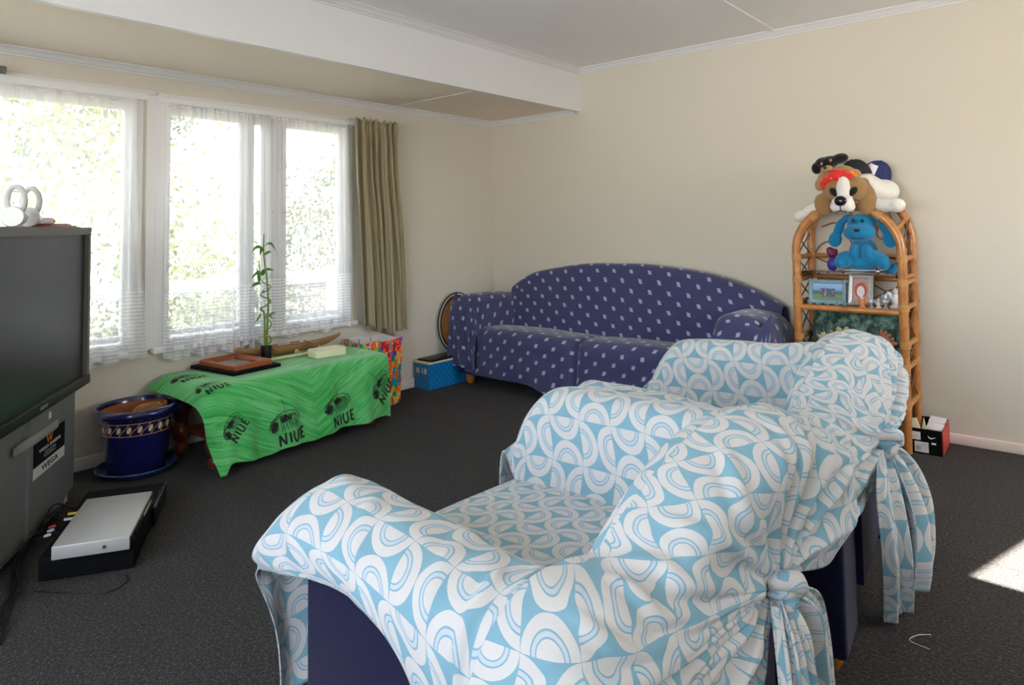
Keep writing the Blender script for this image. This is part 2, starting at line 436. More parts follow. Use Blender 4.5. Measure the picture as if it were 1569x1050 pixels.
def woodmat(name, a, b, scale=(1, 12, 12), rough=.4):
    t = NT(name); v = t.coord(); n = t.noise(t.mapv(v, scale), 5, 5, .6, 1.2)
    return t.pbr(t.mix(n, a, b), rough, nrm=t.bump(n, .1, .002))
M['redwood'] = woodmat('red_carved_wood', (.24, .05, .012), (.40, .12, .04), (6, 30, 30))
M['canoewood'] = woodmat('carved_canoe_wood', (.20, .08, .025), (.46, .23, .09), (12, 3, 12))
M['palewood'] = woodmat('pale_stick_wood', (.62, .50, .28), (.78, .66, .42), (20, 3, 20))
def canemat():
    t = NT('honey_rattan_cane'); v = t.coord()
    n = t.noise(v, 18, 4, .6); k = t.noise(t.mapv(v, (1, 1, .25)), 60, 3)
    c = t.ramp(n, [(.3, (.30, .095, .018)), (.5, (.46, .165, .032)), (.7, (.60, .25, .060))])
    return t.pbr(t.mix(t.ma('MULTIPLY', k, .35), c, (.55, .26, .09)), .32, coat=.25)
M['cane'] = canemat()
M['binding'] = plain('pale_cane_binding', (.62, .34, .12), .5, var=.25, scale=200)
M['thincane'] = plain('thin_dark_cane', (.22, .085, .03), .5)
def bagmat():
    t = NT('balloon_print_paper'); v = t.coord('UV')
    vv = t.mapv(v, (1, .62, 1), (0, 0, .35)); col = t.voro(vv, 34, out='Color'); d = t.voro(vv, 34)
    h, s_, w = t.sep(col)
    c = t.ramp(h, [(.1, (.90, .16, .02)), (.28, (.75, .02, .03)), (.42, (.02, .32, .38)), (.55, (.90, .30, .04)), (.66, (.30, .05, .30)), (.78, (.60, .55, .03)), (.9, (.65, .25, .55))], 'CONSTANT')
    c = t.mix(t.ma('LESS_THAN', d, .12), c, (.95, .75, .65))
    return t.pbr(t.mix(t.ma('GREATER_THAN', d, .85), c, (.85, .62, .55)), .25)
M['bag'] = bagmat()
M['bag_in'] = plain('bag_inside', (.72, .66, .64), .7)
def cratemat():
    t = NT('blue_woven_box'); v = t.coord('UV'); x, y, _ = t.sep(t.mapv(v, (42, 42, 1)))
    ch = t.ma('MULTIPLY', t.ma('SINE', t.ma('MULTIPLY', x, 3.14)), t.ma('SINE', t.ma('MULTIPLY', y, 3.14)))
    c = t.mix(t.ma('ADD', .5, t.ma('MULTIPLY', ch, .5)), (.002, .12, .36), (.01, .24, .55))
    return t.pbr(c, .3, nrm=t.bump(ch, .3, .004))
M['crate'] = cratemat()
M['cream_card'] = plain('cream_card', (.80, .76, .52), .7, var=.03)
M['white_card'] = plain('white_card', (.82, .80, .82), .7, var=.03)
M['leaf'] = plain('bamboo_leaf', (.05, .17, .015), .4, var=.3, scale=30)
M['stalk'] = plain('bamboo_stalk', (.13, .24, .02), .35, var=.3, scale=40)
M['gold'] = plain('gold_tie', (.8, .5, .05), .3, metal=.6)
M['porcelain'] = plain('white_porcelain', (.66, .65, .63), .35, coat=.3)

# ------------------------------------------------------------------ the room
CEIL, SOF, BEAM = 2.40, 2.085, .924
XR, YB = 5.45, -5.85
def struct(name, mb, mat, **k):
    o = mb.build(name, mat, **k); o['kind'] = 'structure'; return o
def sbox(name, a, b, mat, bev=0): return struct(name, MB().bb(a, b, bev), mat)
sbox('floor', (-.14, YB - .1, -.08), (XR + .1, .12, 0), M['carpet'])
sbox('wall_back', (-.14, 0, 0), (XR + .1, .12, CEIL + .05), M['wall'])
w = MB()
W1 = (-4.55, -2.86); W2 = (-2.715, -1.49); ZS, ZH = .56, 1.905
w.bb((-.14, YB, 0), (0, 0, ZS)); w.bb((-.14, YB, ZH), (0, 0, CEIL + .05))
w.bb((-.14, YB, ZS), (0, W1[0], ZH)); w.bb((-.14, W1[1], ZS), (0, W2[0], ZH)); w.bb((-.14, W2[1], ZS), (0, 0, ZH))
struct('wall_left', w, M['wall_w'], smooth=False)
w = MB(); DY = (-1.66, -.30)
w.bb((XR, YB, 0), (XR + .1, DY[0], CEIL)); w.bb((XR, DY[1], 0), (XR + .1, 0, CEIL)); w.bb((XR, DY[0], 2.05), (XR + .1, DY[1], CEIL)); w.bb((XR, DY[0], 0), (XR + .1, DY[1], 1.15))
struct('wall_right', w, M['wall'], smooth=False)
w = MB(); w.bb((0, YB - .1, 0), (XR, YB, .85)); w.bb((0, YB - .1, 2.15), (XR, YB, CEIL)); w.bb((0, YB - .1, .85), (1.3, YB, 2.15)); w.bb((4.5, YB - .1, .85), (XR, YB, 2.15))  # unseen rear wall; its opening is added to let the fill in
struct('wall_rear', w, M['wall'], smooth=False)
sbox('ceiling', (BEAM - .02, YB - .1, CEIL), (XR + .1, .1, CEIL + .1), M['ceiling'])
w = MB(); w.bb((0, YB, SOF), (BEAM - .03, 0, SOF + .06)); struct('trim_1', w, plain('cream_soffit_bounce', (.90, .78, .65), .85, var=.02, scale=2))  # cream, warmed and lightened in colour to stand in for sun bounce
w = MB(); w.bb((BEAM - .03, YB, 2.066), (BEAM, 0, CEIL)); w.bb((BEAM, YB, 2.066), (BEAM + .004, 0, 2.10)); struct('trim_2', w, M['white'], smooth=False)
def cornice(name, pts, zt, dirn):
    """small moulded cornice running between two points; dirn points into the room"""
    prof = [(0, 0), (.042, 0), (.042, -.006), (.034, -.010), (.022, -.020), (.016, -.030), (.008, -.034), (.008, -.042), (0, -.042)]
    a, b = Vector(pts[0]), Vector(pts[1]); n = len(prof); dv = Vector(dirn)
    vs = [a + dv * p + Vector((0, 0, zt + q)) for p, q in prof] + [b + dv * p + Vector((0, 0, zt + q)) for p, q in prof]
    fs = [(i, i + 1, i + n + 1, i + n) for i in range(n - 1)]
    m = MB(); m.add(vs, fs); struct(name, m, M['trim_white'], angle=30)
cornice('trim_3', ((0, YB, 0), (0, 0, 0)), SOF, (1, 0, 0))
cornice('trim_4', ((0, 0, 0), (BEAM - .03, 0, 0)), SOF, (0, -1, 0))
cornice('trim_5', ((BEAM, YB, 0), (BEAM, 0, 0)), CEIL, (1, 0, 0))
cornice('trim_6', ((BEAM, 0, 0), (XR, 0, 0)), CEIL, (0, -1, 0))
w = MB()
for xx in (2.42, 4.85): w.bb((xx - .02, YB, CEIL - .006), (xx + .02, 0, CEIL + .01))
struct('trim_7', w, M['ceiling'], smooth=False)
w = MB()
for yy in (-1.10,): w.bb((0.04, yy - .003, SOF - .003), (BEAM - .03, yy + .003, SOF + .01))
struct('trim_8', w, M['ceiling'], smooth=False)
def skirt(name, a, b, mat):
    m = MB(); m.bb(a, b, .006); struct(name, m, mat)
skirt('baseboard_back', (0, -.014, 0), (XR, 0, .055), M['skirting'])
sbox('trim_11', (0, -2.81, ZS - .01), (.0085, -2.69, 1.937), M['white'])
skirt('baseboard_left', (0, YB, 0), (.014, 0, .065), M['trim_white'])

# windows: frames, sashes, panes, sills (part of the setting)
def window(name, y0, y1, mulls, sashes):
    m = MB(); t = .030
    m.bb((-.10, y0, ZS), (.012, y0 + t, ZH)); m.bb((-.10, y1 - t, ZS), (.012, y1, ZH))
    m.bb((-.099, y0 + .001, ZH - .025), (.0125, y1 - .001, ZH - .001)); m.bb((-.099, y0 + .001, ZS + .001), (.0125, y1 - .001, ZS + .035))
    for (a, b) in mulls: m.bb((-.09, a, ZS), (.006, b, ZH))
    m.bb((.0, y0 - .05, ZH), (.016, y1 + .05, ZH + .035)); m.bb((.0, y0 - .05, ZH - .001), (.010, y0 - .001, ZS)); m.bb((.0, y1 + .001, ZS), (.010, y1 + .03, ZH - .001))
    fr = struct(name, m, M['white'], smooth=False)
    for (a, b) in sashes:
        s = MB(); q = .016
        s.bb((-.075, a, ZS + .04), (-.035, a + q, ZH - .03)); s.bb((-.075, b - q, ZS + .04), (-.035, b, ZH - .03))
        s.bb((-.075, a, ZS + .05), (-.034, b, ZS + .075)); s.bb((-.075, a, ZH - .06), (-.034, b, ZH - .03))
        so = s.build('window_sash', M['white'], fr, smooth=False)
        g = MB(); g.bb((-.058, a + q, ZS + .07), (-.054, b - q, ZH - .055)); g.build('window_pane', M['glass'], so, smooth=False)
    c = MB(); c.bb((-.02, y0 - .06, ZS - .03), (.045, y1 + .05, ZS), .004); c.build('window_sill', M['white'], fr)
    return fr
window('window_1', W1[0], W1[1], [(-3.78, -3.72)], [(-4.52, -3.78), (-3.72, -2.89)])
w2 = window('window_2', W2[0], W2[1], [(-2.235, -2.185), (-2.09, -1.965)], [(-2.685, -2.235), (-2.185, -2.09), (-1.965, -1.52)])
# casement stay on the middle mullion
m = MB(); m.tube([(.012, -2.10, 1.30), (.03, -2.04, 1.30), (.012, -1.93, 1.295)], .005); m.box((.018, -2.02, 1.30), (.014, .035, .05), bev=.003)
m.build('window_latch', M['chrome'], w2)
# pelmet batten over both windows with a rod end
m = MB(); m.bb((0, -4.7, 1.935), (.014, -2.77, 1.962), .003); m.bb((0, -2.755, 1.935), (.018, -1.49, 1.955), .003)
struct('trim_9', m, M['trim_white'])
m = MB(); m.tube([(.06, -4.7, 1.955), (.06, -3.50, 1.955)], .012); m.tube([(.06, -3.50, 1.955), (.06, -3.46, 1.955)], .019)
tag(m.build('curtain_rod', M['tv_bezel']), 'grey curtain rod with a thick end cap above the left window', 'curtain rod')
# unseen high window (right wall), its sill raised to limit sky light
m = MB()
for yy in (DY[0] - .05, DY[1]): m.bb((XR + .02, yy, 1.15), (XR + .07, yy + .05, 2.05))
m.bb((XR + .02, DY[0], 1.15), (XR + .07, DY[1], 1.20)); m.bb((XR + .02, DY[0], 2.0), (XR + .07, DY[1], 2.05))
struct('window_3', m, M['white'], smooth=False)
m = MB(); m.prism([(-1.67, 2.06), (-.28, 2.06), (-.28, 1.56), (-1.67, 1.95)], XR + .005, XR + .015, 'yz')  # unseen panel added only to slant the edge of the sun patch
tag(m.build('added_sun_blocker', M['cream_card']), 'added unseen cream panel slanting the edge of sunlight through the high side window', 'light blocker')

# ------------------------------------------------------------------ net curtains
def net(label, y0, y1, zb, folds, seed, x0=.035, flare=.03, top=1.90, pinch=0.0):
    nu, nv = 150, 40
    u = np.linspace(0, 1, nu)[:, None]; v = np.linspace(0, 1, nv)[None, :]     # v: 0 hem .. 1 top
    g = np.random.default_rng(seed)
    ph = g.uniform(0, 6.28, 4)
    z = zb + v * (top - zb) + 0 * u + (1 - v) ** 6 * .012 * np.sin(u * 17 + ph[0])
    mid = (y0 + y1) / 2; wd = (y1 - y0) / 2
    y = mid + (u * 2 - 1) * wd * (1 + flare * (1 - v) ** 1.5 - pinch * np.sin(v * 3.14))
    w = folds * 6.283 * (u + .03 * np.sin(u * 9 + ph[1]))
    amp = (.006 + .012 * (1 - v))
    x = x0 + .014 * (1 - v) + amp * np.sin(w + ph[2]) + amp * .5 * np.sin(w * 2.3 + ph[3]) + .004 * np.sin(60 * u) * v ** 4
    S = np.stack([x + 0 * z, y + 0 * z, z], 2)
    L = (y1 - y0) * 1.25
    UV = np.stack([u * L + 0 * v, (z - zb)], 2)
    m = MB(); gridmesh(m, S, UV)
    return tag(m.build('net_curtain', M['net'], angle=180), label, 'net curtain', 'sheer curtains over the windows')
net('sheer white net curtain over the left window, behind the television', -4.5, -2.875, .515, 13, 1, flare=.075)
net('sheer white net curtain at the left side of the right-hand window, widest panel', -2.70, -2.335, .49, 5, 2, flare=.16, top=1.90)
net('narrow sheer net curtain panel hanging behind the bamboo plant', -2.335, -2.13, .50, 4, 3, flare=-.05)
net('sheer white net curtain beside the olive drape', -2.14, -1.49, .525, 9, 4, flare=.02, x0=.03)
m = MB(); m.tube([(.03, -4.7, 1.885), (.03, -2.87, 1.885)], .004)
tag(m.build('curtain_wire', M['white']), 'thin white wire carrying the net curtain of the left window', 'curtain wire')
m = MB(); m.tube([(.03, -2.71, 1.885), (.03, -1.49, 1.885)], .004)
tag(m.build('curtain_wire', M['white']), 'thin white wire carrying the nets of the right-hand window', 'curtain wire')

# olive drape, gathered at the top, hanging past the sill
def drape():
    nu, nv = 260, 60
    u = np.linspace(0, 1, nu)[:, None]; v = np.linspace(0, 1, nv)[None, :]     # v 0 top .. 1 bottom
    yl = cr([[-1.505], [-1.50], [-1.475], [-1.45], [-1.43]], nv)[:, 0][None]; yr = cr([[-1.125], [-1.11], [-1.07], [-1.05], [-1.045]], nv)[:, 0][None]
    bot = .475 + .03 * np.sin(u * 5.0 + 1.2) + .02 * np.sin(u * 17)
    z = 1.945 + (bot - 1.945) * v + .012 * np.sin(u * 70) * (1 - v) ** 10
    un = u + .02 * np.sin(u * 14 + v * 2.2)
    w = un * 6.283
    am = .020 + .010 * v
    x = .085 + am * np.sin(w * 6.5 + 1.1 * v) + am * .55 * np.sin(w * 11 + 2.4 * v + 1) + .004 * np.sin(w * 27) * (1 - v) ** 2
    x = x - .014 * np.exp(-((v - .045) / .02) ** 2) * np.sin(w * 6.5)
    y = yl + (yr - yl) * un + .008 * np.cos(w * 6.5)
    S = np.stack([np.maximum(x, .022) + 0 * z, y, z], 2)
    UV = np.stack([u * 1.25 + 0 * v, v * 1.45 + 0 * u], 2)
    m = MB(); gridmesh(m, S, UV)
    o = m.build('drape', M['drape'], angle=180); so = o.modifiers.new('s', 'SOLIDIFY'); so.thickness = .003
    return tag(o, 'olive green gathered drape hanging at the right side of the window', 'curtain')
drape()

# ------------------------------------------------------------------ sofa under a navy cover
def arch(x): return float(np.interp(x, [.10, .30, .36, .45, .56, .72, .87, 1.08, 1.30, 1.52, 1.735, 1.90, 2.06, 2.20, 2.31, 2.42, 2.50], [.60, .69, .725, .775, .82, .855, .877, .897, .907, .905, .895, .876, .846, .806, .763, .71, .66]))
sofa = empty('sofa', (1.30, -.35, 0), 0, 'three-seat sofa with arched back under a navy cover, against the back wall', 'sofa')
def rel(mb, o):
    ox, oy, oz = o.location; mb.v = [(a - ox, b - oy, c - oz) for a, b, c in mb.v]; return mb
m = MB(); m.bb((.14, -.60, .07), (2.46, -.05, .34), .02); rel(m, sofa).build('base', M['navy'], sofa)
m = MB(); m.bb((.14, -.58, .30), (.36, -.06, .60), .06); rel(m, sofa).build('arm', M['navy'], sofa)
m = MB(); m.bb((2.27, -.58, .30), (2.48, -.06, .60), .06); rel(m, sofa).build('arm', M['navy'], sofa)
m = MB(); xs = np.linspace(.2, 2.42, 30); m.prism([(x, arch(x) - .05) for x in xs] + [(2.42, .3), (.2, .3)], -.155, -.05, 'xz'); rel(m, sofa).build('backrest', M['navy'], sofa)
m = MB(); m.bb((.38, -.57, .33), (1.28, -.16, .405), .03); rel(m, sofa).build('seat_cushion', M['navy'], sofa)
m = MB(); m.bb((1.29, -.57, .33), (2.22, -.16, .405), .03); rel(m, sofa).build('seat_cushion', M['navy'], sofa)
for x in (.24, 2.38):
    for y in (-.54, -.12):
        m = MB(); m.lathe([(0, 0), (.022, 0), (.034, .03), (.036, .07), (0, .07)], 16, (x, y, 0)); rel(m, sofa).build('leg', M['foot_wood'], sofa)
def sofa_cover():
    mb = MB()
    # backrest
    xs = [.34, .42, .56, .8, 1.08, 1.3, 1.6, 1.9, 2.12, 2.28, 2.40, 2.47]
    rows = []
    for (y, f) in ((-.235, lambda x: .395), (-.215, lambda x: .52 if .5 < x < 2.2 else .5), (-.195, lambda x: (arch(x) + .52) / 2), (-.175, lambda x: arch(x) - .07), (-.155, lambda x: arch(x) - .012), (-.115, lambda x: arch(x) + .004), (-.06, lambda x: arch(x) - .01), (-.035, lambda x: arch(x) - .08), (-.028, lambda x: .35)):
        rows.append([(x, y, f(x)) for x in xs])
    S = surf(rows, 60, 140); N = snormals(S); S = S + N * (vnoise(S, .35, 3) * .006)[..., None]
    gridmesh(mb, S, arcuv(S)[..., ::-1])
    # seat and front skirt
    xs = [.30, .34, .42, .6, .85, 1.1, 1.24, 1.285, 1.33, 1.5, 1.75, 2.0, 2.18, 2.26, 2.29]
    hem = lambda x: float(np.interp(x, [.3, .44, .84, 1.0, 1.1, 1.3, 1.53, 1.94, 2.3], [.115, .095, .10, .055, .045, .06, .085, .17, .2]))
    def crown(x): return .018 * (np.sin(np.clip((x - .36) / .92, 0, 1) * 3.14) if x < 1.285 else np.sin(np.clip((x - 1.285) / .95, 0, 1) * 3.14)) - (.022 if 1.27 < x < 1.30 else 0)
    def bulge(x): return .03 * np.sin(np.clip((x - .36) / .92, 0, 1) * 3.14) if x < 1.285 else .03 * np.sin(np.clip((x - 1.285) / .95, 0, 1) * 3.14)
    rows = []
    for (y, z, k) in ((-.17, .40, 0), (-.24, .405, .4), (-.38, .425, 1), (-.52, .43, 1), (-.59, .415, .9), (-.625, .37, .3), (-.635, .28, 0), (-.645, .18, 0)):
        rows.append([(x, y - (bulge(x) if k and y < -.5 else bulge(x) * .6 if y < -.5 else 0) + (.03 if 1.27 < x < 1.30 and y < -.5 else 0), z + crown(x) * k) for x in xs])
    rows.append([(x, -.655, hem(x)) for x in xs])
    S = surf(rows, 80, 150); N = snormals(S)
    S = crease(S, N, [([(1.29, -.60, .42), (1.285, -.66, .36), (1.25, -.67, .2)], .010, .02), ([(1.29, -.60, .42), (1.33, -.66, .34), (1.36, -.67, .22)], .007, .018),
                      ([(1.27, -.62, .40), (1.18, -.66, .36), (1.08, -.67, .33)], .005, .018), ([(.40, -.50, .44), (.42, -.63, .38), (.44, -.66, .12)], .010, .02),
                      ([(.36, -.60, .42), (.38, -.66, .25), (.37, -.67, .1)], .008, .016)])
    dn = np.clip((.36 - S[..., 2]) / .3, 0, 1)
    S = S + N * (vnoise(S, .30, 4) * .005)[..., None]; S[..., 1] -= dn * .010 * np.sin(S[..., 0] * 21 + 1.5 * np.sin(S[..., 0] * 5))
    gridmesh(mb, S, arcuv(S, (.02, .03))[..., ::-1])
    # arms: profile across x, sections along y, last sections fall down the front
    def arm(sx, x0, seed):
        # local offset a: 0 inner .. 1 outer
        P = lambda a, y, z: (x0 + sx * a, y, z)
        rows = []
        for y, zt in ((-.04, .60), (-.16, .655), (-.34, .672), (-.50, .675), (-.575, .668)):
            rows.append([P(0, y, .40), P(.005, y, .50), P(.02, y, zt - .06), P(.075, y, zt - .005), P(.16, y, zt), P(.245, y, zt - .02), P(.295, y, zt - .09), P(.315, y, .45), P(.32, y, .33), P(.325, y, .19)])
        for y, z, sp in ((-.625, .61, 1), (-.655, .52, 1.01), (-.66, .38, 1.03), (-.665, .24, 1.05), (-.66, .14, 1.06)):
            r = []
            for k, a in enumerate((0, .01, .03, .08, .16, .235, .28, .30, .315, .325)):
                zz = z; yy = y
                if k < 3 and z > .5: zz = (.40, .48, .56)[k] - (.61 - z) * .3
                if k >= 6: zz = z + (.0, .02, .06, .09)[k - 6] * (z - .1) * 1.2; yy = y + (.01, .03, .06, .10)[k - 6]
                r.append(P(a * sp, yy, zz))
            rows.append(r)
        S = surf(rows, 90, 60); N = snormals(S) * (-1 if sx < 0 else 1)
        if sx < 0: N = -N
        # vertical folds over the front and outer side
        zf = np.clip((.62 - S[..., 2]) / .4, 0, 1)
        g = (S[..., 0] - x0) * sx
        fold = np.sin(g * 46 + 1.3 * np.sin(S[..., 2] * 9 + seed) + seed) * .011 + np.sin(g * 83 + seed * 2) * .004
        fr = np.clip((-.56 - S[..., 1]) / .06, 0, 1)
        S[..., 1] -= fold * zf * fr
        S[..., 0] += sx * np.sin(S[..., 1] * 38 + seed) * .010 * zf * (1 - fr) * (g > .25)
        S = S + snormals(S) * (vnoise(S, .22, 8 + seed) * .006)[..., None]
        gridmesh(mb, S, arcuv(S, (.3, .1)))
    arm(-1, .415, 1); arm(1, 2.215, 2)
    o = mb.build('sofa_cover', M['sofa'], angle=180); s = o.modifiers.new('s', 'SOLIDIFY'); s.thickness = .004; s.offset = 0
    tag(o, 'navy throw with pale squares draped over the long sofa', 'throw')
sofa_cover()

# ------------------------------------------------------------------ armchairs and their tied throws
def armchair(name, label, X0, XR_, Y0, Y1, turn=0):
    """body of a navy armchair: X0 front of arms, XR_ rear, Y0 near side, Y1 far side"""
    e = empty('armchair', ((X0 + XR_) / 2, (Y0 + Y1) / 2, 0), 0, label, 'armchair', 'pair of armchairs')
    P = lambda nm, mb, mt: rel(mb, e).build(nm, mt, e)
    m = MB(); m.bb((X0, Y0, .05), (XR_, Y0 + .20, .50), .012); m.tube([(X0 + .01, Y0 + .10, .46), (XR_ - .12, Y0 + .10, .46)], .095, 16); P('arm', m, M['navy'])
    m = MB(); m.bb((X0, Y1 - .18, .05), (XR_, Y1, .56), .012); m.tube([(X0 + .01, Y1 - .09, .56), (XR_ - .12, Y1 - .09, .56)], .085, 16); P('arm', m, M['navy'])
    m = MB(); m.bb((X0 - .02, Y0 + .19, .05), (XR_ - .02, Y1 - .19, .30), .012); P('base', m, M['navy'])
    m = MB(); m.bb((X0 - .04, Y0 + .22, .28), (XR_ - .2, Y1 - .22, .405), .03); P('seat_cushion', m, M['navy'])
    m = MB(); yc = (Y0 + Y1) / 2; yc = Y0 + .60; ys = np.linspace(Y0 + .34, Y1 - .10, 20)
    m.prism([(y, .79 - 1.15 * (y - yc) ** 2 - .11) for y in ys] + [(Y1 - .10, .1), (Y0 + .34, .1)], XR_ - .07, XR_, 'yz'); P('backrest', m, M['navy'])
    for x in (X0 + .06, XR_ - .05):
        for y in (Y0 + .06, Y1 - .06):
            m = MB(); m.lathe([(0, 0), (.020, 0), (.032, .02), (.034, .055), (0, .055)], 16, (x, y, 0)); P('leg', m, M['foot_wood'])
    if turn:
        Mx = Matrix.Translation((XR_, Y0, 0)) @ Matrix.Rotation(turn, 4, 'Z') @ Matrix.Translation((-XR_, -Y0, 0)); e.location = Mx @ e.location; e.rotation_euler[2] = turn
    return e
armchair('a', 'navy armchair nearest the camera, under a tied blue and cream throw', 2.61, 3.29, -3.49, -2.50)
armchair('b', 'navy armchair farther from the camera, its dark side and rear showing under the throw', 2.64, 3.375, -2.39, -1.40, R(6.5))

def chair_throw(label, dx, dy, seed, knot, low, rear, zk=0.0, turn=0.0, kmul=1.0):
    """low: how far the cloth falls on the near side towards the rear; rear: x of the chair's rear face"""
    mb = MB(); g = np.random.default_rng(seed)
    ct, st_ = math.cos(turn), math.sin(turn); px_, py_ = 3.37, -3.48 + dy
    def T(p):
        x, y, z = p[0] + dx - px_, p[1] + dy - py_, p[2]
        z = z * (1 + zk * min(1, max(0, (-3.0 - p[1]) / .2))) if p[0] < 3.05 else z * kmul
        return (px_ + x * ct - y * st_, py_ + x * st_ + y * ct, z)
    def place(rows): return [[T(p) for p in r] for r in rows]
    # ---- near arm, with the flap hanging in front
    rows = [
        [(2.475, -3.20, .12), (2.47, -3.26, .115), (2.465, -3.30, .13), (2.425, -3.335, .15), (2.42, -3.365, .11), (2.41, -3.39, .085), (2.405, -3.405, .085), (2.402, -3.415, .09), (2.40, -3.422, .095)],
        [(2.485, -3.20, .30), (2.47, -3.25, .28), (2.445, -3.30, .28), (2.415, -3.335, .26), (2.41, -3.37, .255), (2.40, -3.40, .25), (2.395, -3.42, .25), (2.398, -3.432, .25), (2.40, -3.44, .25)],
        [(2.50, -3.20, .43), (2.46, -3.24, .45), (2.435, -3.30, .44), (2.41, -3.36, .43), (2.39, -3.42, .40), (2.385, -3.445, .40), (2.39, -3.465, .40), (2.395, -3.478, .40), (2.405, -3.49, .402)],
        [(2.57, -3.22, .42), (2.54, -3.25, .51), (2.52, -3.29, .555), (2.50, -3.35, .565), (2.48, -3.42, .55), (2.465, -3.48, .52), (2.47, -3.53, .485), (2.53, -3.535, .475), (2.60, -3.53, .475)],
        [(2.62, -3.25, .42), (2.59, -3.27, .53), (2.58, -3.32, .605), (2.565, -3.38, .622), (2.56, -3.44, .615), (2.56, -3.50, .578), (2.58, -3.53, .545), (2.65, -3.535, .515), (2.71, -3.53, .50)],
        [(2.70, -3.26, .42), (2.69, -3.28, .53), (2.68, -3.33, .608), (2.68, -3.39, .628), (2.69, -3.45, .622), (2.70, -3.505, .588), (2.73, -3.53, .555), (2.78, -3.535, .525), (2.83, -3.53, .50)],
        [(2.82, -3.27, .42), (2.82, -3.285, .53), (2.82, -3.33, .60), (2.83, -3.39, .618), (2.84, -3.45, .615), (2.86, -3.51, .58), (2.88, -3.53, .545), (2.92, -3.54, .50), (2.97, -3.535, .458)],
        [(2.96, -3.27, .42), (2.96, -3.285, .52), (2.97, -3.33, .585), (2.98, -3.39, .60), (2.99, -3.45, .60), (3.00, -3.51, .57), (3.01, -3.54, .52), (3.05, -3.55, .45), (3.09, -3.55, (low + .40) / 2)],
        [(3.10, -3.26, .42), (3.11, -3.28, .51), (3.12, -3.33, .58), (3.13, -3.39, .595), (3.14, -3.45, .59), (3.14, -3.51, .555), (3.14, -3.54, .48), (3.16, -3.545, .36), (3.18, -3.545, low)],
        [(3.20, -3.26, .44), (3.21, -3.28, .52), (3.22, -3.33, .59), (3.23, -3.39, .60), (3.24, -3.45, .59), (3.25, -3.50, .54), (3.25, -3.52, .46), (3.26, -3.525, .34), (3.27, -3.525, low)],
    ]
    S = surf(place(rows), 150, 110); N = snormals(S)
    if N[60, 55, 2] < 0: N = -N
    C = lambda pl, a, w: ([T(p) for p in pl], a, w)
    S = crease(S, N, [C([(2.50, -3.36, .60), (2.47, -3.40, .56), (2.43, -3.44, .45), (2.42, -3.43, .25)], .009, .022),
                      C([(2.49, -3.31, .60), (2.44, -3.35, .50), (2.43, -3.36, .3), (2.44, -3.36, .15)], .010, .018),
                      C([(2.56, -3.44, .64), (2.60, -3.52, .58), (2.66, -3.565, .50)], .006, .02),
                      C([(2.72, -3.38, .64), (2.80, -3.50, .60), (2.86, -3.565, .50)], .004, .02),
                      C([(3.06, -3.30, .60), (3.10, -3.42, .61), (3.11, -3.55, .5), (3.13, -3.56, .35)], .009, .012),
                      C([(3.12, -3.30, .60), (3.16, -3.44, .60), (3.17, -3.55, .5), (3.20, -3.56, .3)], .008, .012),
                      C([(2.95, -3.30, .60), (3.0, -3.45, .61), (3.03, -3.56, .5)], .005, .02),
                      C([(2.50, -3.30, .60), (2.58, -3.38, .63), (2.68, -3.42, .64)], .006, .025)])
    fl = np.clip((.46 - (S[..., 2])) / .3, 0, 1) * np.clip((2.56 + dx - S[..., 0]) / .08, 0, 1)
    S[..., 0] += fl * .016 * np.sin(S[..., 1] * 60 + 1)
    S = S + N * (vnoise(S, .20, seed) * .005 + vnoise(S, .07, seed + 9) * .0012)[..., None]
    gridmesh(mb, S, arcuv(S, (.05, .02), (1.04, 1.04)))
    # ---- seat and its front
    rows = []
    for x, z in ((2.49, .10), (2.48, .25), (2.485, .36), (2.51, .405), (2.56, .42), (2.7, .427), (2.9, .43), (3.08, .425), (3.18, .41)):
        rows.append([(x, y, z + (.008 * math.sin((y + 3.3) / .65 * 3.14) if x > 2.5 else 0)) for y in (-3.30, -3.2, -3.08, -2.95, -2.82, -2.72, -2.64)])
    S = surf(place(rows), 80, 70); N = snormals(S)
    if N[60, 35, 2] < 0: N = -N
    S = S + N * (vnoise(S, .28, seed + 1) * .005)[..., None]
    gridmesh(mb, S, arcuv(S, (.03, .07), (1.12, 1.12)))
    # ---- far arm
    rows = []
    for x, zt, zb in ((2.50, .10, .08), (2.485, .3, .25), (2.50, .50, .40), (2.535, .60, .42), (2.60, .675, .42), (2.68, .695, .42), (2.85, .70, .42), (3.0, .70, .42), (3.14, .70, .42), (3.24, .69, .42)):
        if x < 2.51:
            rows.append([(x, -2.735 + .26 * k / 7, zt) for k in range(8)])
        else:
            b = [(x + .0, -2.715, zb), (x, -2.712, (zb + zt) / 2 - .02), (x + .0, -2.705, zt - .07), (x + .01, -2.68, zt - .012), (x + .01, -2.62, zt + .004), (x + .01, -2.54, zt - .02), (x, -2.50, zt - .10), (x, -2.49, .38)]
            rows.append(b)
    S = surf(place(rows), 110, 80); N = snormals(S)
    if N[60, 40, 2] < 0: N = -N
    S = S + N * (vnoise(S, .3, seed + 2) * .003)[..., None]
    gridmesh(mb, S, arcuv(S, (.0, .03), (1.05, 1.05)))
    # ---- backrest front and crest
    def A(y): return .79 - 1.15 * (y + 2.88) ** 2
    ys = [-3.34, -3.24, -3.12, -3.0, -2.88, -2.76, -2.65, -2.54, -2.46]
    rows = [[(3.13, max(min(y, -2.62), -3.28), .42) for y in ys], [(3.15, y, .5) for y in ys], [(3.175 + .10 * (y + 3.0) * (y > -3.0), y, A(y) - .12) for y in ys], [(3.20 + .14 * (y + 3.1), y, A(y) - .035) for y in ys], [(3.24 + .16 * (y + 3.05), y, A(y) - .006) for y in ys], [(3.29 + .17 * (y + 3.0), y, A(y) - .008) for y in ys]]
    S = surf(place(rows), 60, 80); N = snormals(S)
    gridmesh(mb, S, arcuv(S, (.0, .05), (1.1, 1.1)))
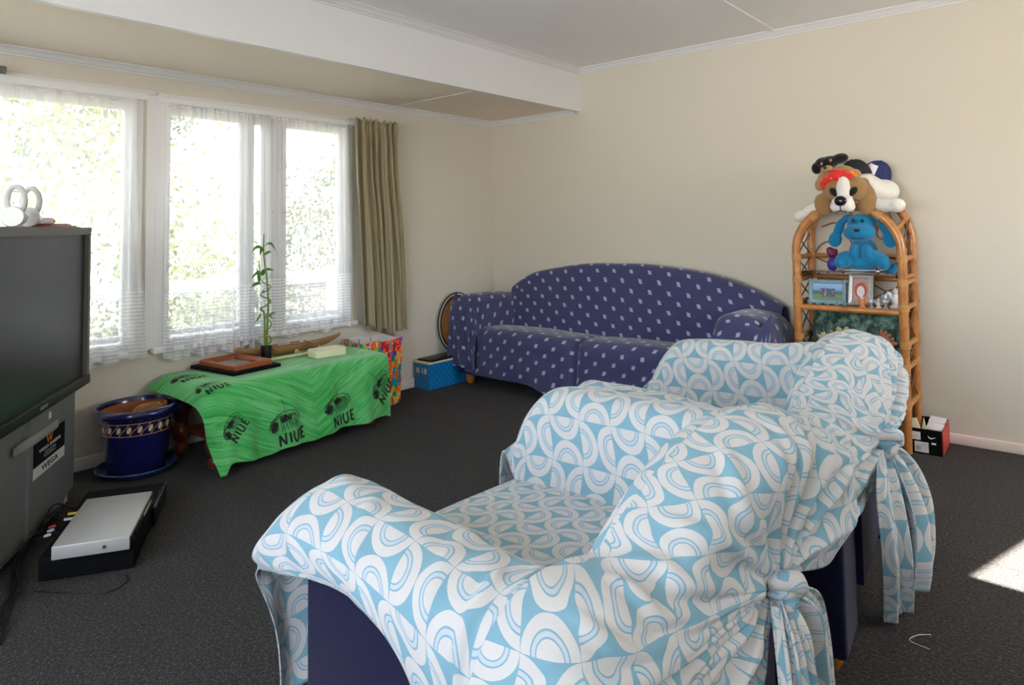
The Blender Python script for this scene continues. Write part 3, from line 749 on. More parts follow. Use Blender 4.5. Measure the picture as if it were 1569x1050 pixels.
    # ---- rear: cloth fans out from the knot over crest, corners and the near arm
    K = Vector(knot)
    ring = [  # (outer point, middle point), from the lower far corner over the crest to the near side
        ((3.36, -2.50, .38), (3.42, -2.68, .42)),
        ((3.40, -2.49, .49), (3.45, -2.63, .50)),
        ((3.395, -2.52, .61), (3.46, -2.655, .59)),
        ((3.375, -2.58, .685), (3.455, -2.70, .645)),
        ((3.35, -2.68, .748), (3.445, -2.77, .685)),
        ((3.325, -2.79, .787), (3.44, -2.85, .71)),
        ((3.30, -2.90, .794), (3.43, -2.93, .71)),
        ((3.275, -3.01, .776), (3.415, -3.01, .69)),
        ((3.25, -3.12, .728), (3.395, -3.09, .655)),
        ((3.225, -3.21, .665), (3.375, -3.17, .615)),
        ((3.205, -3.28, .61), (3.36, -3.24, .57)),
        ((3.19, -3.36, .618), (3.355, -3.31, .55)),
        ((3.18, -3.45, .615), (3.36, -3.37, .53)),
        ((3.17, -3.54, .555), (3.355, -3.42, .50)),
        ((3.165, -3.585, .45), (3.355, -3.43, .46)),
        ((3.17, -3.585, .35), (3.35, -3.42, .41)),
        ((3.22, -3.57, low), (3.36, -3.36, (.37 + low) / 2 + .02)),
        ((3.32, -3.50, low - .02), (3.38, -3.25, (.34 + low) / 2)),
        ((3.37, -3.35, low), (3.40, -3.14, (.40 + low) / 2)),
        ((3.37, -3.20, low + .04), (3.41, -3.04, (.46 + low) / 2)),
    ]
    ring = [((a[0] + rear, a[1], a[2]), (b[0] + rear, b[1], b[2])) for a, b in ring]
    out = np.array([T(a) for a, b in ring]); mid = np.array([T(b) for a, b in ring])
    k = np.array(K)
    q = k + (mid - k) * .42; q[:, 0] = np.maximum(k[0] - .012, q[:, 0] * .4 + k[0] * .6); near = k + (mid - k) * .10
    o2 = out * .55 + mid * .45
    # keep the cloth outside the corner between middle and outer points
    ar = np.arange(len(ring)); o2[:, 0] += .022; o2[:, 2] += np.where(ar < 14, .016, -.002); o2[:4, 1] += .022; o2[11:18, 1] -= .035; o2[11:18, 0] += .012
    rows = [near, q, mid, o2, out]
    S = surf(np.array(rows), 90, 240)
    th = np.linspace(0, 1, 240)[None, :]; ra = np.linspace(0, 1, 90)[:, None]
    N = snormals(S)
    cc = N[45, 120]
    if cc[0] < 0: N = -N
    ph = g.uniform(0, 6.28, 3); base = .25 if dx == 0 and dy == 0 else .5
    env = np.sin(np.clip(ra * 1.25, 0, 1) ** .8 * 3.14) * .9 + .22 * (1 - ra)
    bunch = base + 1.2 * np.exp(-((th - .16) / .13) ** 2) + 1.7 * np.exp(-((th - .84) / .14) ** 2)
    f1 = (1 - np.abs(np.sin(th * 44 + ph[0] + 1.0 * ra + .9 * np.sin(th * 9 + ph[1]))) ** .7) * 2 - .7
    f2 = np.sin(th * 83 + ph[1] + 2.5 * ra)
    f3 = np.sin(th * 139 + ph[2] + ra * 4)
    D = env * bunch * (.010 * f1 + .0050 * f2 * (1 - .4 * ra) + .0020 * f3 * (1 - ra))
    S = S + N * D[..., None]
    S = S + N * (vnoise(S, .16, seed + 4) * .004)[..., None]
    lines = []
    for (ta, tb, ra0, amp, wd) in ((.40, .42, .85, .009, .016), (.47, .46, .84, .008, .013), (.53, .50, .86, .010, .016), (.585, .55, .84, .009, .013), (.64, .60, .82, .008, .012), (.70, .66, .88, .010, .013), (.76, .73, .95, .010, .014), (.82, .79, .95, .011, .013), (.88, .86, .95, .011, .014), (.30, .33, .9, .007, .012), (.22, .26, .9, .009, .012), (.14, .19, .95, .009, .012)):
        ta += g.uniform(-.012, .012)
        lines.append(([S[int(89 * (ra0 + (.06 - ra0) * q)), int(239 * (ta + (tb - ta) * q + .012 * math.sin(q * 5 + ta * 30)))] for q in np.linspace(0, 1, 6)], amp, wd))
    S = crease(S, N, lines)
    # planar-like print coordinates, squeezed towards the knot
    ang = np.arctan2(S[..., 2] - k[2], (S[..., 1] - k[1]))
    rad = np.concatenate([np.zeros((1, 240)), np.cumsum(np.linalg.norm(np.diff(S, axis=0), axis=2), 0)]) + .05
    rad = rad * 1.10
    UV = np.stack([rad * np.cos(ang + .12) + 2, rad * np.sin(ang + .12) + 2], 2)
    gridmesh(mb, S, UV)
    # ---- knot
    a = MB(); a.ell((0, 0, 0), (.030, .038, .034), (0.3, 0, .2), 28)
    V = np.array(a.v); ang = np.arctan2(V[:, 2], V[:, 1]); V = V * (1 + .16 * np.sin(ang * 5 + V[:, 0] * 60))[:, None] + k + np.array([.012, -.008, -.012])
    mb.add(V.tolist(), a.f, [(p[1] * 1.2, p[2] * 1.2) for p in V.tolist()])
    m2 = MB(); m2.tube([k + np.array(p) for p in ((.0, -.045, .012), (.025, -.035, .024), (.038, -.008, .014), (.034, .022, -.008), (.01, .042, -.02))], [.010, .017, .020, .017, .008], 14)
    mb.add(m2.v, m2.f, [(p[1] * 1.2, p[2] * 1.2) for p in m2.v])
    return mb, k
def tail(mb, k, pts, seed, depth=.035, nf=3.0):
    """strip of cloth below the knot: pts = list of (left point, right point) rows"""
    g = np.random.default_rng(seed); rows = cr([[a, b] for a, b in pts], 80)
    nv = 50; v = np.linspace(0, 1, nv)[None, :, None]
    S = rows[:, :1] * (1 - v) + rows[:, 1:] * v
    u = np.linspace(0, 1, 80)[:, None]; vv = np.linspace(0, 1, nv)[None]
    w = rows[:, 1] - rows[:, 0]; w = w / np.linalg.norm(w, axis=1, keepdims=True)
    n = np.stack([-w[:, 1], w[:, 0], np.zeros(80)], 1) ; n = np.where((n[:, :1] < 0), -n, n)
    z = np.sin(vv * 6.283 * nf + g.uniform(0, 6) + u * 1.5) * .6 + .4 * np.sin(vv * 6.283 * nf * 1.9 + g.uniform(0, 6) - u)
    S = S + n[:, None] * (z * depth * (.45 + .75 * u))[..., None]
    UV = np.stack([vv * .30 + 0 * u, u * .46 + 0 * vv], 2)
    gridmesh(mb, S, UV + g.uniform(0, .3))
def finish_throw(mb, label):
    o = mb.build('throw', M['throw'], angle=180); s = o.modifiers.new('s', 'SOLIDIFY'); s.thickness = .0035; s.offset = 0
    return tag(o, label, 'throw', 'blue and cream throws tied over the armchairs')
k1 = (3.395, -2.92, .475)
mb, k = chair_throw('', 0, 0, 11, k1, .22, 0)
tail(mb, k, [((3.40, -2.96, .47), (3.405, -2.89, .46)), ((3.44, -3.02, .40), (3.43, -2.80, .42)), ((3.44, -3.03, .28), (3.42, -2.72, .33)), ((3.43, -3.00, .15), (3.41, -2.66, .18)), ((3.43, -2.96, .02), (3.41, -2.68, .03))], 3)
tail(mb, k, [((3.41, -2.99, .46), (3.415, -2.93, .45)), ((3.45, -3.08, .36), (3.46, -2.95, .38)), ((3.46, -3.11, .24), (3.47, -2.93, .24)), ((3.45, -3.10, .10), (3.47, -2.92, .10))], 4, .02, 2)
finish_throw(mb, 'blue and cream half-moon print throw on the nearest armchair, knotted behind its back')
k2 = (3.405, -2.06, .55)
mb, k = chair_throw('', .0, 1.11, 23, k2, .40, .0, .05, R(6.5), 1.025)
tail(mb, k, [((3.410, -2.120, .53), (3.410, -2.050, .53)), ((3.425, -2.200, .42), (3.440, -2.070, .43)), ((3.430, -2.190, .28), (3.460, -2.070, .27)), ((3.410, -2.110, .12), (3.450, -2.010, .13)), ((3.390, -2.050, .01), (3.430, -1.930, .015))], 5, .018, 1.5)
tail(mb, k, [((3.410, -2.090, .54), (3.410, -2.010, .53)), ((3.450, -2.070, .45), (3.440, -1.850, .45)), ((3.480, -2.050, .32), (3.460, -1.790, .34)), ((3.480, -2.050, .18), (3.460, -1.790, .22)), ((3.460, -2.010, .09), (3.450, -1.830, .13))], 6, .03, 2.2)
finish_throw(mb, 'blue and cream half-moon print throw on the farther armchair, its tail touching the carpet')
# ------------------------------------------------------------------ coffee table
tab = empty('coffee_table', (.32, -2.13, 0), 0, 'dark red turned-leg coffee table under the green cloth', 'table')
TZ = .412
m = MB(); m.bb((.07, -2.70, TZ - .03), (.545, -1.61, TZ), .008); rel(m, tab).build('tabletop', M['darkwood'], tab)
m = MB(); m.bb((.11, -2.66, TZ - .11), (.52, -1.65, TZ - .03)); rel(m, tab).build('apron', M['darkwood'], tab)
m = MB(); m.bb((.12, -2.63, .10), (.53, -1.64, .13), .004); rel(m, tab).build('lower_shelf', M['darkwood'], tab)
for x in (.115, .50):
    for y in (-2.655, -1.69):
        m = MB(); m.lathe([(0, 0), (.028, 0), (.036, .015), (.036, .04), (.024, .055), (.040, .075), (.052, .10), (.050, .13), (.034, .15), (.030, .17), (.045, .20), (.054, .235), (.046, .27), (.030, .29), (.038, .30), (.038, .38), (0, .38)], 24, (x, y, 0))
        rel(m, tab).build('leg', M['darkwood'], tab)

def table_cloth():
    z = TZ + .004
    #  rows along y (left end hanging -> right end), columns: wall edge -> top -> front -> hem
    rows = [
        [(.045, -2.81, .352), (.14, -2.80, .350), (.28, -2.79, .35), (.42, -2.785, .345), (.54, -2.775, .325), (.60, -2.765, .27), (.605, -2.745, .15), (.70, -2.725, .012)],
        [(.045, -2.775, .385), (.14, -2.77, .385), (.27, -2.765, .385), (.42, -2.76, .38), (.55, -2.755, .36), (.62, -2.74, .28), (.64, -2.715, .15), (.715, -2.70, .02)],
        [(.05, -2.735, z - .01), (.15, -2.735, z - .01), (.30, -2.735, z - .012), (.45, -2.735, z - .015), (.56, -2.725, z - .03), (.62, -2.70, .30), (.66, -2.68, .17), (.69, -2.665, .05)],
        [(.05, -2.68, z), (.15, -2.68, z), (.30, -2.68, z), (.46, -2.68, z), (.585, -2.67, z - .01), (.635, -2.64, .30), (.655, -2.62, .17), (.675, -2.60, .05)],
        [(.05, -2.5, z), (.15, -2.5, z), (.30, -2.5, z), (.46, -2.5, z), (.59, -2.48, z - .008), (.63, -2.45, .30), (.65, -2.43, .17), (.665, -2.41, .045)],
        [(.05, -2.25, z), (.15, -2.25, z), (.30, -2.25, z), (.45, -2.25, z), (.58, -2.22, z - .006), (.615, -2.2, .31), (.635, -2.18, .18), (.655, -2.16, .055)],
        [(.05, -2.0, z), (.15, -2.0, z), (.30, -2.0, z), (.45, -1.99, z), (.575, -1.98, z - .006), (.605, -1.96, .31), (.625, -1.94, .18), (.645, -1.93, .065)],
        [(.05, -1.75, z), (.15, -1.75, z), (.30, -1.75, z), (.45, -1.75, z), (.57, -1.74, z - .006), (.60, -1.74, .31), (.615, -1.73, .18), (.62, -1.72, .055)],
        [(.05, -1.62, z), (.15, -1.62, z), (.30, -1.62, z), (.45, -1.62, z), (.555, -1.62, z - .01), (.585, -1.62, .31), (.60, -1.62, .17), (.605, -1.62, .04)],
        [(.05, -1.575, z - .01), (.15, -1.575, z - .01), (.30, -1.575, z - .01), (.43, -1.575, z - .015), (.52, -1.58, z - .04), (.545, -1.59, .28), (.56, -1.60, .15), (.565, -1.605, .035)],
        [(.05, -1.56, .36), (.15, -1.555, .355), (.30, -1.555, .35), (.41, -1.555, .33), (.49, -1.56, .29), (.52, -1.575, .22), (.53, -1.585, .12), (.54, -1.595, .035)],
    ]
    S = surf(rows, 200, 110); N = snormals(S)
    if N[100, 40, 2] < 0: N = -N
    hang = np.clip((TZ - .03 - S[..., 2]) / .25, 0, 1)
    S[..., 0] += hang * (.010 * np.sin(S[..., 1] * 24 + 1) + .006 * np.sin(S[..., 1] * 51)) * (S[..., 1] > -2.70)
    S[..., 2] += hang * .008 * np.sin(S[..., 1] * 19 + 2)
    S[..., 2] = np.maximum(S[..., 2] + (1 - hang) * .0015 * vnoise(S, .15, 5), .006)
    UV = arcuv(S)
    mb = MB(); gridmesh(mb, S, UV)
    o = mb.build('tablecloth', M['towel'], angle=180); so = o.modifiers.new('s', 'SOLIDIFY'); so.thickness = .003; so.offset = 1 if False else -1
    tag(o, 'green fern-print cloth with black crab drawings covering the coffee table', 'tablecloth')
    return o, S, N, UV
TC, TS, TN_, TUV = table_cloth()
def decal(mb, S, N, target, strokes, size, rot, lift=.0035):
    """strokes (polyline, width) drawn in a local plane and laid on the cloth around the target point"""
    P = np.array(target); d = np.linalg.norm(S - P, axis=2); i0, j0 = np.unravel_index(d.argmin(), d.shape)
    n = N[i0, j0]
    up = np.array([0, 0, 1.0]) if abs(n[2]) < .8 else np.array([-1.0, 0, 0])
    e2 = up - n * (up @ n); e2 /= np.linalg.norm(e2); e1 = np.cross(e2, n); e1 /= np.linalg.norm(e1)
    c, s = math.cos(rot), math.sin(rot); a1 = e1 * c + e2 * s; a2 = -e1 * s + e2 * c
    F = S.reshape(-1, 3); FN = N.reshape(-1, 3); O = S[i0, j0]
    near = np.linalg.norm(F - O, axis=1) < size * 1.3; F = F[near]; FN = FN[near]
    for pl, w in strokes:
        pl = cr(np.array(pl, float), max(2, 6 * (len(pl) - 1))) if len(pl) > 2 else np.array([np.array(pl[0]) + (np.array(pl[1]) - np.array(pl[0])) * t for t in np.linspace(0, 1, 6)])
        t = np.gradient(pl, axis=0); t /= np.maximum(np.linalg.norm(t, axis=1, keepdims=True), 1e-6); nn = np.stack([-t[:, 1], t[:, 0]], 1)
        vs = []
        for q, m_ in zip(pl, nn):
            for sg in (-1, 1):
                p2 = (q + m_ * w / 2 * sg) * size; p3 = O + a1 * p2[0] + a2 * p2[1]
                ds = ((F - p3) ** 2).sum(1); ii = np.argpartition(ds, 4)[:4]; wg = 1 / (ds[ii] + 1e-6); wg /= wg.sum()
                nb = (FN[ii] * wg[:, None]).sum(0); nb /= np.linalg.norm(nb); base = (F[ii] * wg[:, None]).sum(0)
                p3 = p3 - nb * ((p3 - base) @ nb) + nb * lift; vs.append(p3.tolist())
        mb.add(vs, [(2 * k, 2 * k + 1, 2 * k + 3, 2 * k + 2) for k in range(len(pl) - 1)])
NIUE = [([(-.46, -.17), (-.44, .17)], .055), ([(-.44, .17), (-.27, -.15)], .05), ([(-.27, -.15), (-.25, .19)], .045),
        ([(-.12, -.15), (-.11, .17)], .055),
        ([(.02, .18), (.01, -.05), (.08, -.17), (.17, -.10), (.19, .17)], .05),
        ([(.32, -.16), (.33, .18)], .055), ([(.33, .17), (.47, .18)], .05), ([(.33, .01), (.44, .02)], .045), ([(.32, -.15), (.47, -.14)], .05)]
def crab(seed):
    g = random.Random(seed); out = []
    def scr(cx, cy, rx, ry, n, w=.014):
        p = [(cx + rx * math.cos(a * 2.4 + g.random()) * g.uniform(.4, 1), cy + ry * math.sin(a * 2.4 + g.random()) * g.uniform(.4, 1)) for a in range(n)]
        out.append((p, w))
    scr(-.34, -.02, .15, .14, 26); scr(-.30, .03, .12, .12, 22); scr(-.38, -.08, .10, .10, 20)
    scr(-.05, .08, .12, .10, 16); scr(.10, .10, .14, .08, 18)
    out.append(([(-.42, .06), (-.2, .24), (.1, .28), (.35, .22), (.46, .08), (.44, -.08)], .020))
    out.append(([(-.25, .16), (0, .20), (.25, .15), (.38, .02), (.34, -.12)], .016))
    for k in range(6):
        x = -.1 + k * .085; out.append(([(x, .18), (x - .05 + g.uniform(-.02, .02), -.02), (x - .03, -.22)], .014))
        out.append(([(x, .15), (x + .03, .0), (x - .01, -.18)], .011))
    out.append(([(.02, .14), (.06, .4), (.04, .62)], .010)); out.append(([(-.3, .1), (-.2, .22), (.05, .1)], .013))
    out.append(([(-.5, -.06), (-.42, .12), (-.28, .2)], .02)); scr(.02, .16, .05, .06, 10, .02)
    return out
for i, (tp, sz, ro) in enumerate([((.65, -2.36, .18), .165, .10), ((.625, -2.02, .20), .165, .10), ((.60, -1.69, .25), .16, .8), ((.50, -2.70, .415), .13, 0), ((.67, -2.64, .23), .12, .9), ((.22, -2.69, .415), .14, 0.0)]):
    m = MB(); cb = crab(i); decal(m, TS, TN_, tp, cb, sz * 1.15, ro + .05)
    c, s = math.cos(ro), math.sin(ro); P = np.array(tp)
    d = np.linalg.norm(TS - P, axis=2); i0, j0 = np.unravel_index(d.argmin(), d.shape); n = TN_[i0, j0]
    up = np.array([0, 0, 1.0]) if abs(n[2]) < .8 else np.array([-1.0, 0, 0]); e2 = up - n * (up @ n); e2 /= np.linalg.norm(e2); e1 = np.cross(e2, n)
    q = TS[i0, j0] + (e1 * s * .5 + (-e1 * 0) + (-e2 * c)) * sz * .50 + e1 * c * sz * .18 + e2 * s * sz * .1
    decal(m, TS, TN_, q, [(a_, w_ * 1.2) for a_, w_ in NIUE], sz * 1.0, ro)
    tag(m.build('printed_drawing', M['ink'], TC, smooth=False), 'black crab drawing with the word NIUE')

# ------------------------------------------------------------------ things on the table
ZT = TZ + .007
fr = empty('carved_frame', (.21, -2.40, ZT), R(7), 'red carved wooden frame lying on a black board on the green cloth', 'picture frame')
m = MB(); m.box((0, 0, .009), (.40, .30, .018), bev=.003); m.build('backing_board', M['black_matte'], fr)
m = MB()
W_, H_ = .33, .235
prof = [(0, 0), (0, .022), (.012, .030), (.05, .018), (.05, .006)]
def frame_ring(m, W_, H_, prof, z0=0):
    L = []
    for (d, z) in prof: L.append([(-W_ / 2 + d, -H_ / 2 + d, z0 + z), (W_ / 2 - d, -H_ / 2 + d, z0 + z), (W_ / 2 - d, H_ / 2 - d, z0 + z), (-W_ / 2 + d, H_ / 2 - d, z0 + z)])
    vs = [p for r in L for p in r]; fs = []
    for i in range(len(L) - 1):
        for k in range(4): fs.append((i * 4 + k, i * 4 + (k + 1) % 4, (i + 1) * 4 + (k + 1) % 4, (i + 1) * 4 + k))
    m.add(vs, fs)
frame_ring(m, W_, H_, prof, .018); m.build('moulding', M['redwood'], fr, smooth=False)
m = MB(); m.box((0, 0, .023), (.235, .14, .004)); m.build('picture', plain('grey_landscape_print', (.24, .26, .24), .35, var=.5, scale=30), fr, smooth=False)

pl = empty('lucky_bamboo', (.165, -2.19, ZT), 0, 'lucky bamboo with a spiral stalk in a small black square vase', 'plant')
m = MB(); m.box((0, 0, .044), (.046, .046, .088), bev=.004); m.box((0, 0, .086), (.050, .050, .006), bev=.002); m.build('vase', M['black'], pl)
def stalk(pts, r):
    P = cr(pts, 60); mm = MB(); rr = [r * (1 + .16 * (abs(math.sin(i * .42)) > .985)) * (1 - .35 * i / 60) for i in range(60)]; mm.tube(P.tolist(), rr, 8); return mm
stalk([(0, .004, .06), (.0, .006, .2), (.002, .010, .33), (.0, .004, .46), (.004, -.012, .56), (.0, -.02, .64), (0, -.018, .745)], .0062).build('stalk', M['stalk'], pl)
stalk([(0, -.008, .06), (.0, -.010, .18), (.004, -.012, .25)], .0070).build('stalk', M['stalk'], pl)
sp = [(0, -.012, .22)] + [(.022 * math.cos(a), -.006 + .030 * math.sin(a), .245 + .021 * a / 1.57) for a in np.arange(3.1, 3.1 + 6.283 * 1.9, .5)]
sp = [(p[0], p[1], min(p[2], .6)) for p in sp]; sp2 = sp + [(.0, -.035, sp[-1][2] + .03), (.0, -.045, sp[-1][2] + .10), (.0, -.050, sp[-1][2] + .15)]
stalk(sp2, .0052).build('stalk', M['stalk'], pl)
sp = [(.0, .012, .10)] + [(.014 * math.cos(a), .014 + .017 * math.sin(a), .10 + .015 * a) for a in np.arange(0, 12.5, .55)]
stalk(sp, .005).build('stalk', M['stalk'], pl)
def leaf(root, tip, w, bend):
    root, tip = Vector(root), Vector(tip); d = tip - root; s = d.cross(Vector((1, 0, .2))).normalized(); up = Vector((0, 0, 1))
    rows = []
    for i in range(13):
        t = i / 12; c = root + d * t + up * bend * math.sin(t * 3.14); ww = w * math.sin(min(1, t * 1.15 + .04) ** .8 * 3.14) ** .9 if t < 1 else 0
        ww = max(ww, .0004); rows.append([c - s * ww, c + Vector((.003, 0, 0)) * math.sin(t * 3), c + s * ww])
    vs = [p for r in rows for p in r]; fs = []
    for i in range(12):
        for k in range(2): a = i * 3 + k; fs.append((a, a + 1, a + 4, a + 3))
    mm = MB(); mm.add(vs, fs); return mm
for a, b, w_, bd in [((0, -.02, .66), (0, -.112, .615), .010, .03), ((0, -.02, .66), (0.01, -.055, .600), .013, .02), ((0, -.018, .67), (0, .078, .60), .009, .05), ((0, -.018, .62), (0, .045, .635), .008, .01),
                     ((0, -.02, .53), (.0, .062, .515), .008, .012), ((0, -.045, .46), (0, -.108, .43), .011, .006), ((0, -.045, .53), (0, -.108, .475), .008, .004), ((.0, -.045, .45), (.0, -.062, .57), .009, 0),
                     ((.0, -.03, .50), (.012, -.018, .55), .014, 0), ((0, -.035, .45), (0, -.070, .465), .005, 0), ((0, .012, .26), (0, .075, .262), .006, .012), ((0, .012, .27), (0, .05, .235), .006, 0),
                     ((0, -.035, .27), (0, -.075, .225), .006, 0), ((0, -.035, .28), (0, -.055, .235), .006, 0), ((0, -.02, .66), (0, -.02, .745), .003, 0), ((0, -.03, .4), (0, -.01, .42), .005, 0)]:
    leaf(a, b, w_, bd).build('leaf', M['leaf'], pl, angle=180)
m = MB(); m.tube([(.012, .0, .145), (.0, .014, .150), (-.012, 0, .145), (0, -.018, .143)], .002, closed=True); m.ell((.012, .002, .147), (.004, .007, .005)); m.build('tie', M['gold'], pl)
m = MB(); m.tube(cr([(.0, -.012, .15), (0, -.045, .135), (0, -.04, .10), (0, -.025, .085)], 16).tolist(), .0013, 5); m.build('twig', M['thincane'], pl)

# carved outrigger canoe on the far edge of the table
cn = empty('model_canoe', (.095, -1.98, ZT), 0, 'carved wooden model canoe with outrigger beneath the window', 'model canoe')
def hull():
    S = []
    for t in np.linspace(-1, 1, 50):
        w = .034 * (1 - abs(t) ** 2.4) + .0008; top = .052 + .030 * abs(t) ** 3; bot = .008 + .060 * abs(t) ** 3.2
        ring = []
        for a in np.linspace(-1.75, 1.75, 15):
            x = w * math.sin(a); zz = top - (top - bot) * (math.cos(a) * .5 + .5) if abs(a) < 1.57 else top
            zz = bot + (top - bot) * (1 - math.cos(min(abs(a), 1.57)))
            ring.append((x, t * .36, zz))
        S.append(ring)
    S = np.array(S); mm = MB(); gridmesh(mm, S); 
    T = np.array([[(-.034 * (1 - abs(t) ** 2.4) * .98, t * .36, .050 + .030 * abs(t) ** 3), (0, t * .36, .060 + .028 * abs(t) ** 3), (.034 * (1 - abs(t) ** 2.4) * .98, t * .36, .050 + .030 * abs(t) ** 3)] for t in np.linspace(-1, 1, 50)])
    gridmesh(mm, T); return mm
hull().build('hull', M['canoewood'], cn)
for y in (-.16, .10):
    m = MB(); m.tube([(-.02, y, .066), (.12, y + .015, .048)], .0035); m.build('outrigger_boom', M['canoewood'], cn)
m = MB(); m.tube([(.125, -.27, .013), (.13, 0, .013), (.115, .31, .018)], [.006, .010, .006], 10); m.build('outrigger_float', M['palewood'], cn)
for y in (-.04, .12):
    for s_ in (-1, 0, 1):
        m = MB(); m.tube([(.13, y + s_ * .022, .014), (.122, y + s_ * .005, .046)], .0022, 6); m.build('strut', M['palewood'], cn)
for y in (-.13, .02): m = MB(); m.box((.005, y, .070), (.012, .06, .008)); m.build('thwart', M['redwood'], cn)

m = MB(); m.box((0, 0, .022), (.11, .20, .044), bev=.004); m.box((0, 0, .046), (.104, .19, .004), bev=.002)
m.tube([(.0555, -.10, .006), (.0555, -.10, .040)], .0012)
o = m.build('cardboard_box', M['cream_card'], None, (.33, -1.885, ZT), (0, 0, R(-6))); tag(o, 'small cream cardboard box lying on the green cloth', 'box')

# ------------------------------------------------------------------ gift bag, blue box, laptop, leaning fan
def bag():
    e = empty('gift_bag', (.17, -1.39, 0), 0, 'balloon-print paper gift bag between the coffee table and the blue box', 'bag')
    def ring(z, s, wob=0):
        c = [(.02 - .17, -.145), (.02 - .17, .13), (.29 - .17, .13), (.29 - .17, -.145)]; P = []
        for i in range(4):
            a, b = np.array(c[i]), np.array(c[(i + 1) % 4])
            for t in np.linspace(0, 1, 12, endpoint=False):
                p = a + (b - a) * t; off = wob * math.sin(t * 3.14) * (1 if i % 2 else -.6); nrm = np.array([(b - a)[1], -(b - a)[0]]); nrm = nrm / np.linalg.norm(nrm)
                p = p * s + nrm * -off; P.append((p[0], p[1], z + .010 * math.sin(t * 6.28 + i)))
        return P
    S = np.array([ring(0.004, .93), ring(.1, .95, .012), ring(.22, .97, -.008), ring(.34, .99, .012), ring(.44, 1.02, .02)])
    S = np.concatenate([S, S[:, :1]], 1); S = cr(S, 30)
    uv = np.stack(np.broadcast_arrays(np.linspace(0, 1.15, S.shape[1])[None], np.linspace(0, .47, 30)[:, None]), 2)
    mm = MB(); gridmesh(mm, S, uv); o = mm.build('bag_body', M['bag'], e, angle=50)
    S2 = S.copy(); c = S2.mean(1, keepdims=True); S2[..., :2] = c[..., :2] + (S2[..., :2] - c[..., :2]) * .985; mm = MB(); gridmesh(mm, S2[1:]); mm.build('bag_lining', M['bag_in'], e, angle=50)
    mm = MB(); mm.bb((-.13, -.12, .006), (.10, .11, .012)); mm.build('bag_bottom', M['bag_in'], e)
    for x in (.12, -.13):
        mm = MB(); mm.tube(cr([(x, -.04, .43), (x + .005, -.03, .34), (x + .012, .02, .30), (x + .005, .06, .35), (x, .06, .43)], 24).tolist(), .0022, 6); mm.build('handle', M['ink'], e)
bag()
bx = empty('storage_box', (.10, -.72, 0), 0, 'blue woven-look storage box in the corner beside the sofa', 'box')
def boxuv(m, a, b, mi=0):
    x0, y0, z0 = a; x1, y1, z1 = b
    for q in ([(x0, y0, z0), (x1, y0, z0), (x1, y0, z1), (x0, y0, z1)], [(x1, y0, z0), (x1, y1, z0), (x1, y1, z1), (x1, y0, z1)], [(x1, y1, z0), (x0, y1, z0), (x0, y1, z1), (x1, y1, z1)], [(x0, y1, z0), (x0, y0, z0), (x0, y0, z1), (x0, y1, z1)], [(x0, y0, z1), (x1, y0, z1), (x1, y1, z1), (x0, y1, z1)]):
        w_ = math.dist(q[0], q[1]); h_ = math.dist(q[1], q[2]); m.add(q, [(0, 1, 2, 3)], [(0, 0), (w_, 0), (w_, h_), (0, h_)], mi)
m = MB(); boxuv(m, (-.085, -.19, 0), (.075, .21, .19)); m.build('box_body', M['crate'], bx, smooth=False)
m = MB(); m.bb((-.088, -.193, .185), (.079, .213, .198), .002); m.build('rim', M['cream_card'], bx)
m = MB()
for x, w_ in ((-.062, .012), (-.042, .014), (.0, .010), (.025, .024)): m = MB(); m.bb((x, -.1925, .115), (x + w_, -.190, .152)); m.build('paper_label', M['porcelain'], bx, smooth=False)
m = MB(); m.box((0, 0, .008), (.15, .34, .016), bev=.004); o = m.build('laptop', M['black'], None, (.10, -.72, .198), (0, 0, R(3))); tag(o, 'closed black laptop lying on the blue storage box', 'laptop')
m = MB(); m.box((0, 0, .006), (.03, .10, .012), bev=.003); o = m.build('adapter', M['porcelain'], None, (.12, -.60, .215), (0, 0, R(30))); tag(o, 'pale slim adapter on the end of the black laptop', 'adapter')
fan = empty('woven_fan', (.035, -.30, .20), 0, 'round woven fan with a striped rim leaning in the corner behind the sofa', 'fan')
for nm, r0, r1, mt in (('woven_panel', 0, .17, plain('striped_raffia', (.55, .20, .06), .8, var=.7, scale=22)), ('black_band', .17, .185, M['ink']), ('white_band', .185, .197, M['porcelain']), ('dark_rim', .197, .205, M['ink'])):
    mm = MB(); prof = [(max(r0, .001), -.003), (r1, -.003), (r1, .003), (max(r0, .001), .003)]; mm.lathe(prof, 60, (0, 0, 0), axis='x'); mm.v = [(a, b * 1.0 - .18, c * 1.15 + .235) for a, b, c in mm.v]; mm.build(nm, mt, fan)

# ------------------------------------------------------------------ glazed pot
pt = empty('plant_pot', (.235, -2.925, 0), 0, 'blue glazed plant pot with a gold patterned band, in its saucer by the window wall', 'plant pot')
m = MB(); m.lathe([(0, .004), (.15, .004), (.168, .012), (.182, .034), (.178, .040), (.168, .030), (.15, .018), (0, .016)], 64); m.build('saucer', M['saucer'], pt)
m = MB(); m.lathe([(0, .02), (.118, .02), (.128, .03), (.142, .10), (.155, .20), (.163, .27), (.172, .285), (.190, .292), (.199, .302), (.199, .318), (.190, .330), (.176, .332), (.170, .322), (.168, .29), (.160, .2), (.14, .10), (0, .09)], 96); m.build('pot_body', M['pot'], pt, angle=60)
m = MB(); m.lathe([(.135, .15), (.147, .25), (.152, .315), (.150, .328), (.138, .330), (.134, .318), (.128, .2), (.12, .12), (0, .12)], 64); o = m.build('inner_pot', M['terracotta'], pt, (0.0, .0, -.012), (R(2), R(-3), 0)); 
m = MB(); m.ell((.0, .0, .235), (.132, .132, .035)); m.build('soil', M['soil'], pt)
